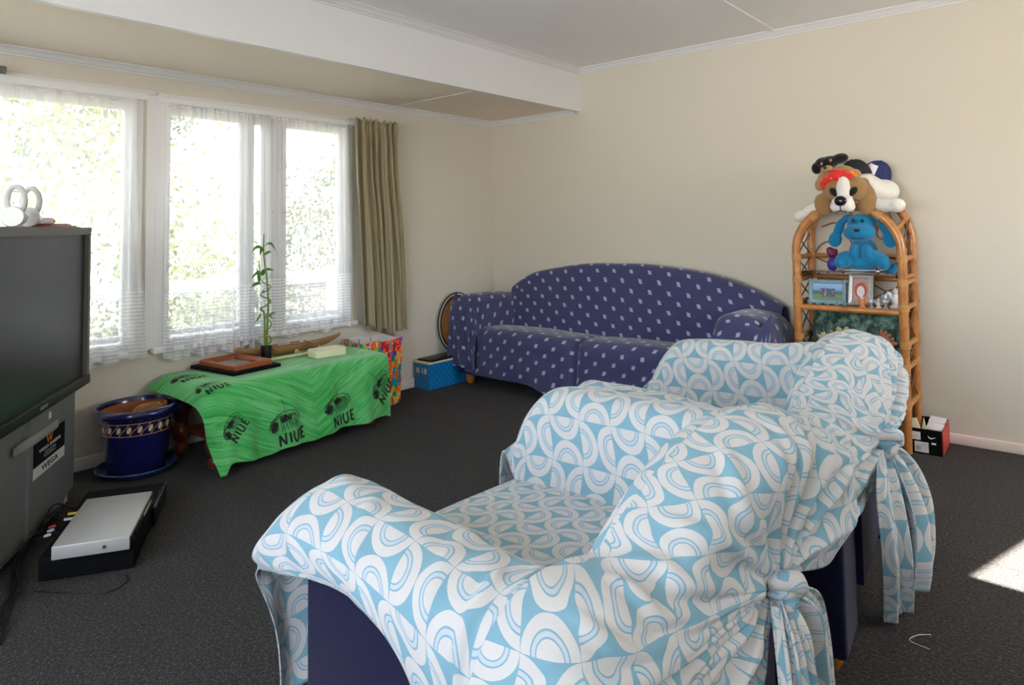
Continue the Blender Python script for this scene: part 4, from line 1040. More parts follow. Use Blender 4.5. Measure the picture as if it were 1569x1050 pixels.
m = MB(); m.lathe([(0, 0), (.05, .0), (.062, .045), (.064, .05), (.058, .05), (.046, .008), (0, .008)], 40); o = m.build('woven_bowl', M['canoewood'], None, (.27, -2.885, .262), (R(10), R(6), 0)); tag(o, 'small brown woven bowl inside the blue pot', 'bowl')

# ------------------------------------------------------------------ television
D = Vector((.823, -.568, 0)); Nn = Vector((.568, .823, 0))
tv = empty('television', (.345, -3.205, 0), math.atan2(D.y, D.x), 'large grey rear-projection television on its cabinet, cut by the left edge', 'television')
# local: x along the front, y towards viewer, z up
m = MB(); m.prism([(0, -.02), (1.15, -.02), (.98, -.42), (.17, -.42)], .50, 1.215, 'xy'); m.build('housing', M['tv_grey'], tv, smooth=False)
m = MB(); Z0, Z1 = .505, 1.212
m.bb((-.012, -.03, Z0), (.016, .022, Z1)); m.bb((1.134, -.03, Z0), (1.162, .022, Z1)); m.bb((-.012, -.03, Z1 - .032), (1.162, .022, Z1))
m.build('bezel', M['tv_bezel'], tv, smooth=False)
m = MB(); m.bb((-.012, -.03, Z0 - .008), (1.162, .028, Z0 + .034), .004); m.build('lower_bezel', M['tv_dark'], tv)
m = MB(); S = np.array([[(x, .004 + .0 * z, z) for z in np.linspace(Z0 + .03, Z1 - .03, 30)] for x in np.linspace(.012, 1.138, 60)])
gridmesh(m, S); m.build('screen', M['tv_screen'], tv, angle=180)
m = MB(); m.prism([(0.0, -.03), (.245, .004), (.25, .016), (.60, .016), (.605, .004), (.81, .004), (.815, -.004), (1.15, -.03), (1.0, -.40), (.15, -.40)], .045, .50, 'xy'); m.build('cabinet', M['tv_grey'], tv, smooth=False)
m = MB(); m.prism([(.07, -.03), (1.08, -.03), (.95, -.36), (.2, -.36)], 0, .05, 'xy'); m.build('foot', M['tv_foot'], tv, smooth=False)
m = MB(); m.prism([(.34, .0165), (.34, .021), (.73, .021), (.73, .0165)], .428, .433, 'xy')
S = np.array([[(x, .0175 + .018 * math.sin(t * 3.14 / 2) * max(0, 1 - (2 * (x - .54) / .41) ** 6), .430 - t * .028) for t in np.linspace(0, 1, 8)] for x in np.linspace(.335, .745, 30)])
gridmesh(m, S); m.build('flap_handle', M['tv_bezel'], tv)
m = MB(); m.bb((.408, .016, .450), (.430, .0175, .475)); m.build('paper_label', M['porcelain'], tv, smooth=False)
# sticker with logo and lettering
def text_mesh(name, s, size, mat, parent, M4, ext=.0003, shear=0, bold=0):
    cu = bpy.data.curves.new(name, 'FONT'); cu.body = s; cu.size = size; cu.align_x = 'CENTER'; cu.extrude = ext; cu.shear = shear; cu.offset = bold
    tmp = bpy.data.objects.new(name + '_c', cu); COL.objects.link(tmp); dg = bpy.context.evaluated_depsgraph_get(); dg.update()
    me = bpy.data.meshes.new_from_object(tmp.evaluated_get(dg)); COL.objects.unlink(tmp); bpy.data.objects.remove(tmp)
    me.transform(M4); me.materials.clear(); return link(name, me, mat, parent, smooth=False)
def TVM(x, z, y=.0182):   # text facing +y, running towards -x as seen by the viewer
    return Matrix(((-1, 0, 0, x), (0, 0, 1, y), (0, 1, 0, z), (0, 0, 0, 1)))
m = MB(); m.bb((.26, .016, .298), (.57, .0172, .40)); st = m.build('sticker', M['black_matte'], tv, smooth=False)
m = MB(); m.bb((.26, .016, .256), (.57, .0174, .298), .0); m.build('sticker_strip', M['porcelain'], st, smooth=False)
M['orange_ink'] = plain('orange_ink', (.75, .16, .01), .6, var=.4, scale=60)
m = MB()
for q in ([(.452, .390), (.444, .390), (.428, .362), (.436, .360)], [(.436, .360), (.430, .361), (.414, .387), (.420, .388)], [(.420, .386), (.414, .386), (.404, .361), (.410, .360)], [(.410, .360), (.404, .361), (.384, .391), (.394, .391)]): m.prism(q, .0172, .0178, 'xz')
m.build('sticker_logo', M['orange_ink'], st, smooth=False)
text_mesh('sticker_lettering', 'WEGA ENGINE', .0165, M['porcelain'], st, TVM(.415, .343) @ Matrix.Diagonal((1.9, 1, 1, 1)), bold=.0003)
M['grey_ink'] = plain('grey_ink', (.35, .36, .42), .6)
text_mesh('sticker_lettering', 'Advanced image\nprocessing system\nfor fine pictures', .0088, M['grey_ink'], st, TVM(.415, .330) @ Matrix.Diagonal((1.9, 1, 1, 1)))
text_mesh('sticker_lettering', 'WEGA', .030, M['ink'], st, TVM(.415, .268, .0184) @ Matrix.Diagonal((1.8, 1, 1, 1)), bold=.0004)
text_mesh('maker_badge', 'SONY', .017, M['silver'], tv, TVM(.51, Z0 + .006, .0285) @ Matrix.Diagonal((1.6, 1, 1, 1)), bold=.0006)

# things standing on the television
def tvp(x, y, z): return tv.location + D * x - Nn * (-y) + Vector((0, 0, z)) if False else Vector(tv.location) + D * x + Nn * y + Vector((0, 0, z))
ZTV = 1.2155
def ring_ornament(x, y, rz, label):
    e = empty('ring_ornament', tvp(x, y, ZTV), rz, label, 'ornament', 'white ring ornaments on the television')
    m = MB(); m.lathe([(0, -.030), (.030, -.030), (.036, -.024), (.036, .022), (.041, .030), (.038, .038), (0, .036)], 36, (0, 0, .041), axis='x'); m.build('drum', M['porcelain'], e)
    m = MB(); P = [(0, .030 * math.cos(a), .105 + .055 * math.sin(a)) for a in np.linspace(0, 6.283, 36, endpoint=False)]
    m.tube(P, .011, 12, closed=True); m.v = [(a * 1.5, b, c) for a, b, c in m.v]; m.build('hoop', M['porcelain'], e)
    return e
ring_ornament(.33, -.10, math.atan2(-.5, .87), 'white ring-shaped ornament on the television, right one of two')
ring_ornament(.47, -.10, math.atan2(-.5, .87), 'white ring-shaped ornament on the television, cut by the left edge')
m = MB(); m.box((0, 0, .0), (.10, .05, .026), bev=.003); tag(m.build('small_box', M['white_card'], None, tvp(.21, -.10, ZTV + .028), (0, 0, math.atan2(D.y, D.x))), 'flat white box on the magazines on the television', 'box')
m = MB(); m.ell((0, 0, 0), (.020, .014, .012)); tag(m.build('toy_duck', plain('yellow_white', (.75, .48, .04), .4, var=.3, scale=40), None, tvp(.135, -.09, ZTV + .026)), 'small yellow trinket at the end of the white box', 'trinket')
m = MB(); m.box((0, 0, .003), (.30, .16, .005)); m.box((.02, 0, .009), (.24, .15, .006)); m.box((-.01, .005, .0135), (.16, .13, .003))
tag(m.build('magazine_stack', plain('glossy_red_brown_covers', (.28, .07, .03), .3, var=.8, scale=14), None, tvp(.17, -.11, ZTV), (0, 0, math.atan2(D.y, D.x))), 'thin red and brown magazines lying on top of the television', 'magazines')
m = MB(); m.box((0, 0, .004), (.14, .05, .004)); tag(m.build('dark_ruler', M['tv_dark'], None, tvp(.02, -.10, ZTV + .0), (0, 0, math.atan2(D.y, D.x))), 'dark flat strip poking out past the television corner', 'ruler')

# ------------------------------------------------------------------ players and cables on the carpet
def flat_box_between(name, P, z0, z1, mat, label, cat, bev=.004):
    """P: four plan corners, counter-clockwise"""
    m = MB(); m.prism(P, z0, z1, 'xy'); return m
lo = empty('video_recorder', (1.015, -3.163, 0), math.atan2(-3.329 + 2.997, 1.297 - .734), 'black video player on the carpet under the silver one', 'player')
# local x along the front edge (towards camera), y negative towards the television
m = MB(); m.box((.0, -.15, .047), (.62, .29, .078), bev=.004); m.build('case', M['black_matte'], lo)
m = MB(); m.box((-.17, .002, .050), (.30, .014, .072), bev=.002); m.build('front_panel', M['black'], lo)
m = MB(); m.box((-.17, .008, .086), (.30, .006, .004)); m.build('trim_strip', M['chrome'], lo)
for x in (-.22, .24):
    for y in (-.26, -.04): m = MB(); m.lathe([(0, 0), (.018, 0), (.018, .009), (0, .009)], 16, (x, y, 0)); m.build('rubber_foot', M['black'], lo)
si = empty('dvd_player', (1.075, -3.346, .086), math.atan2(-.30, .50), 'slim silver disc player resting on the black player', 'player')
m = MB(); m.box((0, 0, .028), (.43, .235, .046), bev=.004); m.build('case', M['silver'], si)
m = MB(); m.box((0, .118, .026), (.424, .006, .036), bev=.002); m.build('front_panel', M['black'], si)
m = MB(); m.box((-.08, .1225, .033), (.14, .003, .010)); m.build('disc_drawer', M['silver'], si); m = MB(); m.box((.12, .1225, .030), (.05, .003, .012)); m.build('display_window', M['tv_dark'], si)
m = MB(); m.lathe([(0, .0), (.006, .0), (.006, .003), (0, .003)], 16, (.2155, .04, .028), axis='x'); m.build('screw', M['chrome'], si)
for x in (-.18, .18):
    for y in (-.09, .09): m = MB(); m.lathe([(0, 0), (.012, 0), (.012, .006), (0, .006)], 12, (x, y, 0)); m.build('rubber_foot', M['black'], si)
g = random.Random(3)
def cable(label, pts, r=.003, mat=None):
    m = MB(); m.tube(cr(pts, 60).tolist(), r, 7); return tag(m.build('cable', mat or M['black']), label, 'cable', 'black leads between the television and the players')
for i in range(7):
    a = Vector((.66 + .02 * i, -3.40 - .012 * i, .10)); j = lambda s: g.uniform(-s, s)
    cable('black lead trailing over the carpet from the players to the television', [(.76 + .03 * i, -3.32 - .02 * i, .07), (.72 + .03 * i + j(.01), -3.40 - .02 * i, .09 + j(.03)), (.80 + .02 * i, -3.50 - .008 * i, .035 + .008 * i), (.95 + j(.02), -3.585 - j(.015), .012 + .004 * i), (1.12 + j(.02), -3.64 + j(.02), .008 + .003 * i), (1.27 + j(.02), -3.70 + j(.02), .006 + .002 * i), (1.45, -3.78 + j(.03), .006)])
cable('thin black lead curling over the carpet in front of the black player', [(1.18, -3.60, .004), (1.30, -3.52, .004), (1.38, -3.45, .004), (1.36, -3.38, .004), (1.30, -3.36, .004)], .0018)
for nm, col, p in (('yellow', (.80, .62, .03), (.835, -3.40, .10)), ('white', (.80, .76, .72), (.875, -3.425, .098))):
    m = MB(); m.lathe([(0, 0), (.005, 0), (.005, .03), (.009, .032), (.009, .05), (.007, .075), (0, .078)], 14, M=Euler((R(90), 0, R(150))).to_matrix()); mt = plain(nm + '_plug_plastic', col, .4)
    tag(m.build('plug', mt, None, p), nm + ' audio plug behind the silver player', 'plug')
for nm, col, p in (('red', (.55, .03, .02), (.93, -3.49, .105)), ('pale blue', (.35, .55, .70), (.95, -3.50, .10)), ('white', (.7, .7, .7), (.965, -3.515, .092))):
    m = MB(); m.lathe([(0, 0), (.004, 0), (.006, .012), (.005, .022), (0, .024)], 12, M=Euler((R(80), 0, R(150))).to_matrix()); tag(m.build('plug', plain(nm + '_plug', col, .4), None, p), 'small ' + nm + ' plug at the rear corner of the black player', 'plug')
# ------------------------------------------------------------------ rattan shelf
sh = empty('rattan_shelf', (2.88, -.19, 0), 0, 'honey rattan shelf with arched top standing against the back wall', 'shelf')
XL, XRr, YF, YK = -.265, .265, -.13, .14     # local post positions
def arch_pts(y, ztop, zs, r=.265):
    P = [(XL - .012, y, 0), (XL - .006, y, .5), (XL, y, zs - .12)]
    for a in np.linspace(math.pi, 0, 17): P.append((r * math.cos(a), y, zs + (ztop - zs) * math.sin(a)))
    P += [(XRr, y, zs - .12), (XRr - .006, y, .5), (XRr - .012, y, 0)]
    return cr(P, 90).tolist()
for y, zt, zs in ((YF, 1.275, 1.03), (YK, 1.36, 1.08)):
    m = MB(); m.tube(arch_pts(y, zt, zs), .0225, 14); m.build('arched_post', M['cane'], sh)
def cane(name, a, b, r, mat='cane'): m = MB(); m.tube([a, b], r, 12); m.build(name, M[mat], sh)
ZR = (.24, .43, .545, .735, .865, .99)
for z in ZR:
    for x in (XL, XRr): cane('side_rail', (x, YF, z), (x, YK, z), .0155)
for x, z, z2 in ((XL + .03, 1.13, 1.19), (XRr - .03, 1.13, 1.19), (XL + .10, 1.215, 1.29), (XRr - .10, 1.215, 1.29)): cane('side_rail', (x, YF, z), (x, YK, z2), .014)
for z in (.24, .99, .865, .718): cane('rear_rail', (XL, YK, z), (XRr, YK, z), .0145)
for z in (.24, .712): cane('front_rail', (XL, YF, z), (XRr, YF, z), .0165)
m = MB(); 
for k in range(10): m.tube([(XL + .02 + k * .0545, YF, .712), (XL + .02 + k * .0545, YK, .712)], .005, 6)
m.bb((XL, YF, .718), (XRr, YK, .724)); m.build('shelf_board', M['cane'], sh)
m = MB(); m.bb((XL, YF, .246), (XRr, YK, .252)); m.build('shelf_board', M['cane'], sh)
m = MB(); m.bb((XL + .01, YF + .02, .905), (XRr - .01, YK - .01, .913), .002); m.build('glass_shelf', M['glass'], sh)
for x in (XL, XRr): cane('shelf_bearer', (x, YF, .893), (x, YK, .893), .012)
def thin(pts, r=.0042): m = MB(); m.tube(cr(pts, 30).tolist() if len(pts) > 2 else pts, r, 6); m.build('brace', M['thincane'], sh)
for x in (XL, XRr):
    for a, b in ((.24, .43), (.43, .545), (.545, .735), (.735, .865), (.865, .99), (.99, 1.13)):
        thin([(x, YF, a), (x, YK, b)]); thin([(x, YF, b), (x, YK, a)])
for a, b in ((.24, .718), (.718, .865), (.865, .99)):
    thin([(XL, YK, a), (0, YK, b)]); thin([(0, YK, a), (XL, YK, b)]); thin([(0, YK, a), (XRr, YK, b)]); thin([(XRr, YK, a), (0, YK, b)])
for s in (-1, 1):   # curls in the arch of the back
    thin([(s * .25, YK, .995), (s * .20, YK, 1.06), (s * .10, YK, 1.10), (s * .12, YK, 1.18), (s * .2, YK, 1.16)]); thin([(0, YK, .99), (s * .05, YK, 1.10), (s * .03, YK, 1.22), (s * .1, YK, 1.28)])
    thin([(s * .26, YF, 1.03), (s * .26, YK, 1.2)]); thin([(s * .24, YF, 1.15), (s * .14, YK, 1.32)])
for y in (YF, YK):
    for z in ZR:
        for x in (XL, XRr):
            m = MB(); 
            for k in range(5): m.tube([((x - .008 * (z < .5)) + .0245 * math.cos(a), y + .0245 * math.sin(a), z - .014 + k * .007 + .002) for a in np.linspace(0, 6.283, 16, endpoint=False)], .0026, 5, closed=True)
            m.build('cane_binding', M['binding'], sh)
for a in (.9, 2.24):
    for y, zt, zs in ((YF, 1.275, 1.03),):
        c = Vector((.265 * math.cos(a), y, zs + (zt - zs) * math.sin(a))); tdir = Vector((-.265 * math.sin(a), 0, (zt - zs) * math.cos(a))).normalized(); s2 = Vector((0, 1, 0)); s1 = tdir.cross(s2)
        m = MB()
        for k in range(5): m.tube([c + tdir * (k - 2) * .007 + (s1 * math.cos(t) + s2 * math.sin(t)) * .0245 for t in np.linspace(0, 6.283, 16, endpoint=False)], .0026, 5, closed=True)
        m.build('cane_binding', M['binding'], sh)

# ------------------------------------------------------------------ soft toys and caps on the arch
M['pl_white'] = plush('white_plush', (.80, .76, .70)); M['pl_tan'] = plush('tan_plush', (.34, .19, .075)); M['pl_black'] = plush('black_plush', (.010, .010, .012))
M['pl_red'] = plush('red_plush', (.75, .035, .02)); M['pl_ltan'] = plush('light_tan_plush', (.45, .25, .11)); M['pl_blue'] = plush('sky_blue_plush', (.010, .20, .40), .12)
M['pl_orange'] = plush('orange_plush', (.85, .25, .02)); M['bead'] = plain('black_bead', (.008, .008, .01), .12); M['pl_navy'] = plush('dark_blue_felt', (.01, .02, .10))
def blob(name, parts, mat, parent=None, vox=.006, sm=6, loc=None, rot=None):
    """parts: ellipsoids (centre, radii, rotation) fused into one continuous soft body"""
    m = MB()
    for p in parts: m.ell(p[0], p[1], p[2] if len(p) > 2 else None, 20)
    me = m.mesh(name); o = link(name, me, mat, parent, loc, rot)
    r = o.modifiers.new('fuse', 'REMESH'); r.mode = 'VOXEL'; r.voxel_size = vox; r.use_smooth_shade = True
    s = o.modifiers.new('soft', 'SMOOTH'); s.iterations = sm; s.factor = .6
    return o
dg = empty('plush_dog', (2.90, -.28, 1.36), 0, 'big white and tan plush dog lying over the top of the shelf', 'soft toy')
blob('body', [((.055, .06, .02), (.12, .10, .075), (0, .3, .4)), ((.13, .12, -.01), (.09, .08, .07)), ((0.0, -.02, -.005), (.085, .07, .08)), ((-.10, .03, -.06), (.10, .045, .035), (0, -.5, 0)), ((-.20, .0, -.105), (.075, .04, .034), (0, -.45, 0)), ((-.255, -.02, -.135), (.045, .042, .032), (0, -.4, 0)),
              ((.10, -.02, -.07), (.09, .045, .035), (0, .2, 0)), ((.19, -.04, -.088), (.07, .04, .036)), ((.235, -.05, -.09), (.042, .042, .038))], M['pl_white'], dg)
blob('muzzle', [((.0, -.105, -.020), (.042, .05, .095), (.25, 0, 0)), ((.0, -.150, -.075), (.058, .045, .046)), ((.028, -.155, -.09), (.035, .034, .032)), ((-.028, -.155, -.09), (.035, .034, .032)), ((0, -.08, .055), (.028, .03, .05))], M['pl_white'], dg, .005)
blob('face', [((-.052, -.075, .005), (.056, .058, .068), (.2, 0, .2)), ((.052, -.075, .005), (.056, .058, .068), (.2, 0, -.2)), ((0, -.045, .01), (.08, .055, .07))], M['pl_tan'], dg, .005)
for s in (-1, 1):
    blob('ear', [((s * .105, -.05, -.02), (.030, .028, .075), (0, s * -.35, 0)), ((s * .125 - (.0 if s < 0 else .03), -.065, -.075), (.045, .026, .062), (0, s * .2, 0)), ((s * .08, -.045, .03), (.03, .03, .035))], M['pl_tan'], dg, .005)
    m = MB(); m.ell((s * .046, -.130, -.012), (.019, .010, .030), (0, s * .75, 0)); m.build('eye_patch', M['pl_black'], dg)
m = MB(); m.ell((.0, -.195, -.062), (.031, .018, .027)); m.build('nose', M['bead'], dg)
m = MB(); m.tube([(0, -.205, -.085), (0, -.198, -.115)], .0025); m.tube(cr([(-.028, -.19, -.122), (0, -.203, -.114), (.028, -.19, -.122)], 12).tolist(), .0025); m.build('mouth', M['pl_black'], dg)

tb = empty('plush_puppy', (2.835, -.31, 1.455), 0, 'small black and tan plush puppy sitting on the plush dog, wearing black ears spread wide', 'soft toy')
tb['label'] = 'small tan plush puppy with floppy black head, perched on the big plush dog'
blob('body', [((.0, .0, -.035), (.042, .038, .045)), ((-.065, -.015, -.03), (.026, .024, .052), (0, .35, 0)), ((-.078, -.02, -.06), (.026, .024, .034)), ((.06, -.005, .018), (.05, .024, .022), (0, .35, 0)), ((.105, -.005, -.006), (.03, .026, .024), (0, .35, 0)), ((0, 0, .005), (.035, .032, .03))], M['pl_ltan'], tb, .004)
blob('head', [((-.03, -.01, .062), (.062, .046, .036), (0, -.25, 0)), ((-.092, -.012, .034), (.028, .024, .034), (0, -.1, 0)), ((.030, -.008, .080), (.045, .034, .030), (0, -.2, 0)), ((-.05, -.01, .062), (.05, .036, .034))], M['pl_black'], tb, .004)
blob('muzzle', [((-.020, -.052, .026), (.026, .024, .018)), ((-.040, -.045, .022), (.022, .02, .016))], M['pl_ltan'], tb, .0035)
m = MB(); m.ell((-.030, -.075, .030), (.009, .006, .008)); m.build('nose', M['bead'], tb)
for x, z in ((-.052, .056), (-.008, .070)): m = MB(); m.ell((x, -.048, z), (.008, .006, .010), (0, .4, 0)); m.build('eyebrow_spot', M['pl_ltan'], tb)
rc = empty('plush_crab', (2.86, -.375, 1.435), 0, 'red plush crab lying between the small puppy and the big dog', 'soft toy')
blob('body', [((0, 0, 0), (.055, .026, .030)), ((.01, -.012, -.012), (.05, .022, .022)), ((-.045, -.01, -.018), (.028, .024, .024)), ((.055, -.005, .0), (.03, .022, .022)), ((-.065, .0, -.045), (.022, .018, .028)), ((.0, .0, .028), (.03, .018, .012)), ((.035, .0, .024), (.02, .016, .012))], M['pl_red'], rc, .004)
blob('claw', [((.082, .01, .004), (.024, .016, .012), (0, .4, 0)), ((.075, .005, .018), (.014, .012, .010))], M['pl_orange'], rc, .004)
for x in (-.018, .022): m = MB(); m.ell((x, -.034, -.012), (.005, .003, .004)); m.build('eye', M['porcelain'], rc)
for k in range(6):
    s = -1 if k % 2 else 1; m = MB(); m.ell((s * (.05 + .01 * (k // 2)), -.012, -.018 - .006 * (k // 2)), (.020, .008, .008), (0, s * .5, 0)); m.build('leg', M['pl_red'], rc)
def cap(label, loc, rot, crown, peak, patch, btn):
    e = empty('baseball_cap', loc, 0, label, 'cap'); e.rotation_euler = rot
    m = MB(); S = []
    for a in np.linspace(0, 6.283, 49):
        S.append([(.075 * math.sin(t) ** .85 * math.cos(a), .088 * math.sin(t) ** .85 * math.sin(a), .105 * math.cos(t)) for t in np.linspace(.001, 1.57, 18)])
    gridmesh(m, np.array(S)); o = m.build('crown', crown, e); so = o.modifiers.new('s', 'SOLIDIFY'); so.thickness = .003
    m = MB(); S = [[(.078 * math.cos(a) * (1 - .1 * t) , -.075 * abs(math.sin(a)) * 1.0 - t * .075 * math.sin(a) ** .6, .004 - .016 * math.cos(a) ** 2 - .008 * t) for t in np.linspace(0, 1, 10)] for a in np.linspace(.25, 2.89, 30)]
    gridmesh(m, np.array(S)); o = m.build('peak', peak, e, angle=180); so = o.modifiers.new('s', 'SOLIDIFY'); so.thickness = .004
    m = MB(); m.ell((0, 0, .106), (.009, .009, .005)); m.build('button', btn, e)
    for k in range(6):
        a = k * 1.047 + .5; m = MB(); m.tube([(.0755 * math.sin(t) ** .85 * math.cos(a), .0885 * math.sin(t) ** .85 * math.sin(a), .1055 * math.cos(t)) for t in np.linspace(.05, 1.57, 14)], .0009, 5); m.build('seam', crown, e)
    if patch:
        m = MB(); gridmesh(m, np.array([[(.0775 * math.sin(t) ** .85 * math.cos(a), .0905 * math.sin(t) ** .85 * math.sin(a), .107 * math.cos(t)) for t in np.linspace(.55, 1.35, 12)] for a in np.linspace(-2.1, -1.05, 14)])); m.build('front_patch', patch, e, angle=180)
    return e
M['capred'] = plain('dark_red_cloth', (.30, .02, .04), .8); M['capnavy'] = plain('navy_cloth', (.015, .025, .12), .85, bump=.2); M['capblack'] = plain('black_wool', (.014, .015, .020), .9, bump=.3)
M['green'] = plain('green_embroidery', (.02, .25, .12), .8)
cap('black baseball cap with dark red button and peak on the plush dog', (2.925, -.22, 1.43), (R(-4), R(16), R(150)), M['capblack'], M['capred'], None, M['capred'])
cap('navy baseball cap with a white front patch, rearmost of the two caps', (2.99, -.12, 1.425), (R(6), R(28), R(-20)), M['capnavy'], M['capnavy'], M['white_card'], M['capnavy'])
bt = empty('plush_toy', (2.95, -.27, .93), 0, 'sky blue plush toy with long drooping ears sitting on the glass shelf', 'soft toy')
blob('body', [((0, .01, .09), (.072, .058, .085)), ((0, 0, .035), (.085, .062, .045)), ((-.075, -.03, .055), (.050, .045, .045)), ((-.105, -.045, .035), (.032, .036, .034)), ((.078, -.03, .055), (.050, .045, .045)), ((.112, -.05, .040), (.034, .036, .042)), ((-.03, -.05, .09), (.028, .03, .045)), ((.035, -.05, .09), (.028, .03, .045)), ((.135, .02, .005), (.040, .028, .028), (0, -.5, 0))], M['pl_blue'], bt)
blob('head', [((0, -.01, .235), (.075, .066, .058)), ((0, -.055, .198), (.084, .056, .050)), ((0, -.03, .27), (.055, .045, .03)), ((-.045, -.01, .275), (.022, .02, .02)), ((.045, -.01, .275), (.022, .02, .02))], M['pl_blue'], bt)
for s in (-1, 1):
    blob('ear', [((s * .075, .0, .275), (.035, .022, .022), (0, s * .5, 0)), ((s * .115, -.005, .22), (.026, .020, .062), (0, s * -.38, 0)), ((s * .135, -.012, .160), (.036, .022, .045), (0, s * -.25, 0))], M['pl_blue'], bt, .005)
    m = MB(); m.ell((s * .022, -.080, .262), (.009, .006, .009)); m.build('eye', M['bead'], bt)
m = MB(); m.ell((0, -.115, .212), (.016, .010, .010)); m.build('nose', M['pl_black'], bt)
m = MB(); m.tube(cr([(-.035, -.105, .175), (0, -.113, .168), (.035, -.105, .175)], 12).tolist(), .002); m.build('mouth', M['pl_navy'], bt)

# ------------------------------------------------------------------ things on the shelves
GZ = .9135
m = MB(); m.lathe([(0, 0), (.05, 0), (.11, .008), (.125, .014), (.123, .017), (.10, .012), (0, .006)], 48)
o = m.build('glass_dish', plain('pale_glass', (.45, .62, .70), .05, coat=.6), None, (2.93, -.235, GZ)); tag(o, 'shallow glass dish beneath the sky blue toy', 'dish')
gb = empty('trinket_bag', (2.785, -.24, GZ), 0, 'purple and maroon gauze trinket bag at the left of the blue toy', 'trinket bag')
gb.location.z = .725 + .19
M['gauze'] = plain('maroon_gauze', (.16, .02, .06), .5, var=.6, scale=60); M['purple'] = plain('violet_gauze', (.03, .03, .28), .4, var=.6, scale=70)
blob('pouch', [((0, 0, .035), (.030, .028, .036)), ((0.005, 0, .06), (.022, .02, .02))], M['purple'], gb, .004); blob('gathered_top', [((0, 0, .095), (.028, .026, .022)), ((-.01, -.005, .115), (.020, .018, .018)), ((.014, .0, .108), (.018, .016, .016))], M['gauze'], gb, .004)
SZ = .725
def photo_frame(label, loc, rz, w, h, t, mats, pic):
    e = empty('photo_frame', loc, 0, label, 'photo frame'); e.rotation_euler = (R(-12), 0, rz)
    m = MB(); frame_ring(m, w, h, [(0, 0), (0, .010), (t * .3, .014), (t * .9, .010), (t, .002)])
    m.v = [(a, -c, b + h / 2) for a, b, c in m.v]; m.build('border', mats[0], e, smooth=False)
    m = MB(); m.bb((-w / 2, .0, 0), (w / 2, .006, h)); m.build('back_board', M['black_matte'], e)
    m = MB(); m.bb((-w / 2 + t, -.004, t), (w / 2 - t, -.002, h - t)); m.build('photograph', pic, e, smooth=False)
    m = MB(); m.prism([(.0, h * .7), (.0, h * .6), (.05, .02), (.055, .02)], -.012, .012, 'yz'); m.build('easel_leg', M['black_matte'], e)
    return e
def photo_group():
    t = NT('outdoor_group_photograph'); x, y, z = t.sep(t.coord()); n = t.noise(t.coord(), 90, 2)
    c = t.ramp(t.ma('ADD', z, t.ma('MULTIPLY', n, .012)), [(.0, (.05, .15, .02)), (.055, (.10, .20, .03)), (.062, (.03, .06, .03)), (.075, (.05, .08, .06)), (.082, (.12, .32, .62)), (.12, (.30, .50, .75))])
    p = t.ma('MULTIPLY', t.ma('LESS_THAN', t.ma('ABSOLUTE', x), t.ma('ADD', .034, t.ma('MULTIPLY', n, .01))), t.ma('MULTIPLY', t.ma('GREATER_THAN', z, .038), t.ma('LESS_THAN', z, t.ma('ADD', .078, t.ma('MULTIPLY', n, .016)))))
    q = t.ramp(t.noise(t.mapv(t.coord(), (1, 1, .4)), 130, 1), [(.4, (.01, .012, .03)), (.6, (.05, .06, .12)), (.7, (.4, .3, .25))])
    return t.pbr(t.mix(p, c, q), .3)
M['flowerframe'] = plain('blue_floral_enamel', (.22, .36, .42), .35, var=.6, scale=110); M['pewter'] = plain('pewter_frame', (.42, .40, .38), .35, metal=.6, var=.35, scale=120)
f1 = photo_frame('blue floral photo frame with an outdoor group photo, left on the rattan shelf', (2.755, -.255, SZ + .004), R(6), .195, .135, .022, [M['flowerframe']], photo_group())
for x, z in ((-.09, .005), (-.09, .125), (.09, .005), (.0, .004), (-.06, .13), (.09, .125), (-.045, .003), (.05, .003)):
    m = MB()
    for k in range(5): a = k * 1.257; m.ell((x + .009 * math.cos(a), -.016, z + .009 * math.sin(a)), (.006, .003, .006), None, 8)
    m.ell((x, -.018, z), (.004, .003, .004), None, 8); m.build('enamel_flower', M['flowerframe'], f1)
def photo_fig():
    t = NT('pink_and_white_portrait'); x, y, z = t.sep(t.coord()); v = t.coord()
    bgc = t.mix(t.noise(v, 60, 2), (.42, .20, .16), (.60, .42, .34))
    e1 = t.ma('LESS_THAN', t.ma('ADD', t.ma('POWER', t.ma('DIVIDE', x, .033), 2), t.ma('POWER', t.ma('DIVIDE', t.ma('SUBTRACT', z, .085), .042), 2)), 1)
    e2 = t.ma('LESS_THAN', t.ma('ADD', t.ma('POWER', t.ma('DIVIDE', x, .020), 2), t.ma('POWER', t.ma('DIVIDE', t.ma('SUBTRACT', z, .078), .030), 2)), 1)
    c = t.mix(e1, bgc, (.50, .09, .07)); c = t.mix(e2, c, t.mix(t.noise(v, 120, 2), (.75, .66, .62), (.85, .80, .78)))
    return t.pbr(c, .3)
photo_frame('silver photo frame with a pink and white picture, beside the floral frame', (2.925, -.262, SZ + .004), R(-6), .130, .175, .026, [M['pewter']], photo_fig())
M['crystal'] = glassmat('crystal', (.85, .9, .93)); M['resin'] = plain('pale_resin', (.70, .62, .55), .5, var=.3, scale=60); M['resin_orange'] = plain('orange_resin', (.70, .24, .08), .5, var=.5, scale=60)
def figurine(loc, h, mat, label, name='figurine', cat='figurine'):
    e = empty(name, loc, 0, label, cat)
    m = MB(); m.lathe([(0, 0), (h * .28, 0), (h * .30, h * .06), (h * .16, h * .2), (h * .22, h * .45), (h * .14, h * .65), (0, h * .7)], 18); m.build('body', mat, e)
    m = MB(); m.ell((0, -.002, h * .80), (h * .13, h * .13, h * .15)); m.build('head', M['resin'], e)
    for s in (-1, 1): m = MB(); m.ell((s * h * .24, .01, h * .52), (h * .16, h * .03, h * .26), (0, s * .5, 0)); m.build('wing', mat, e)
    return e
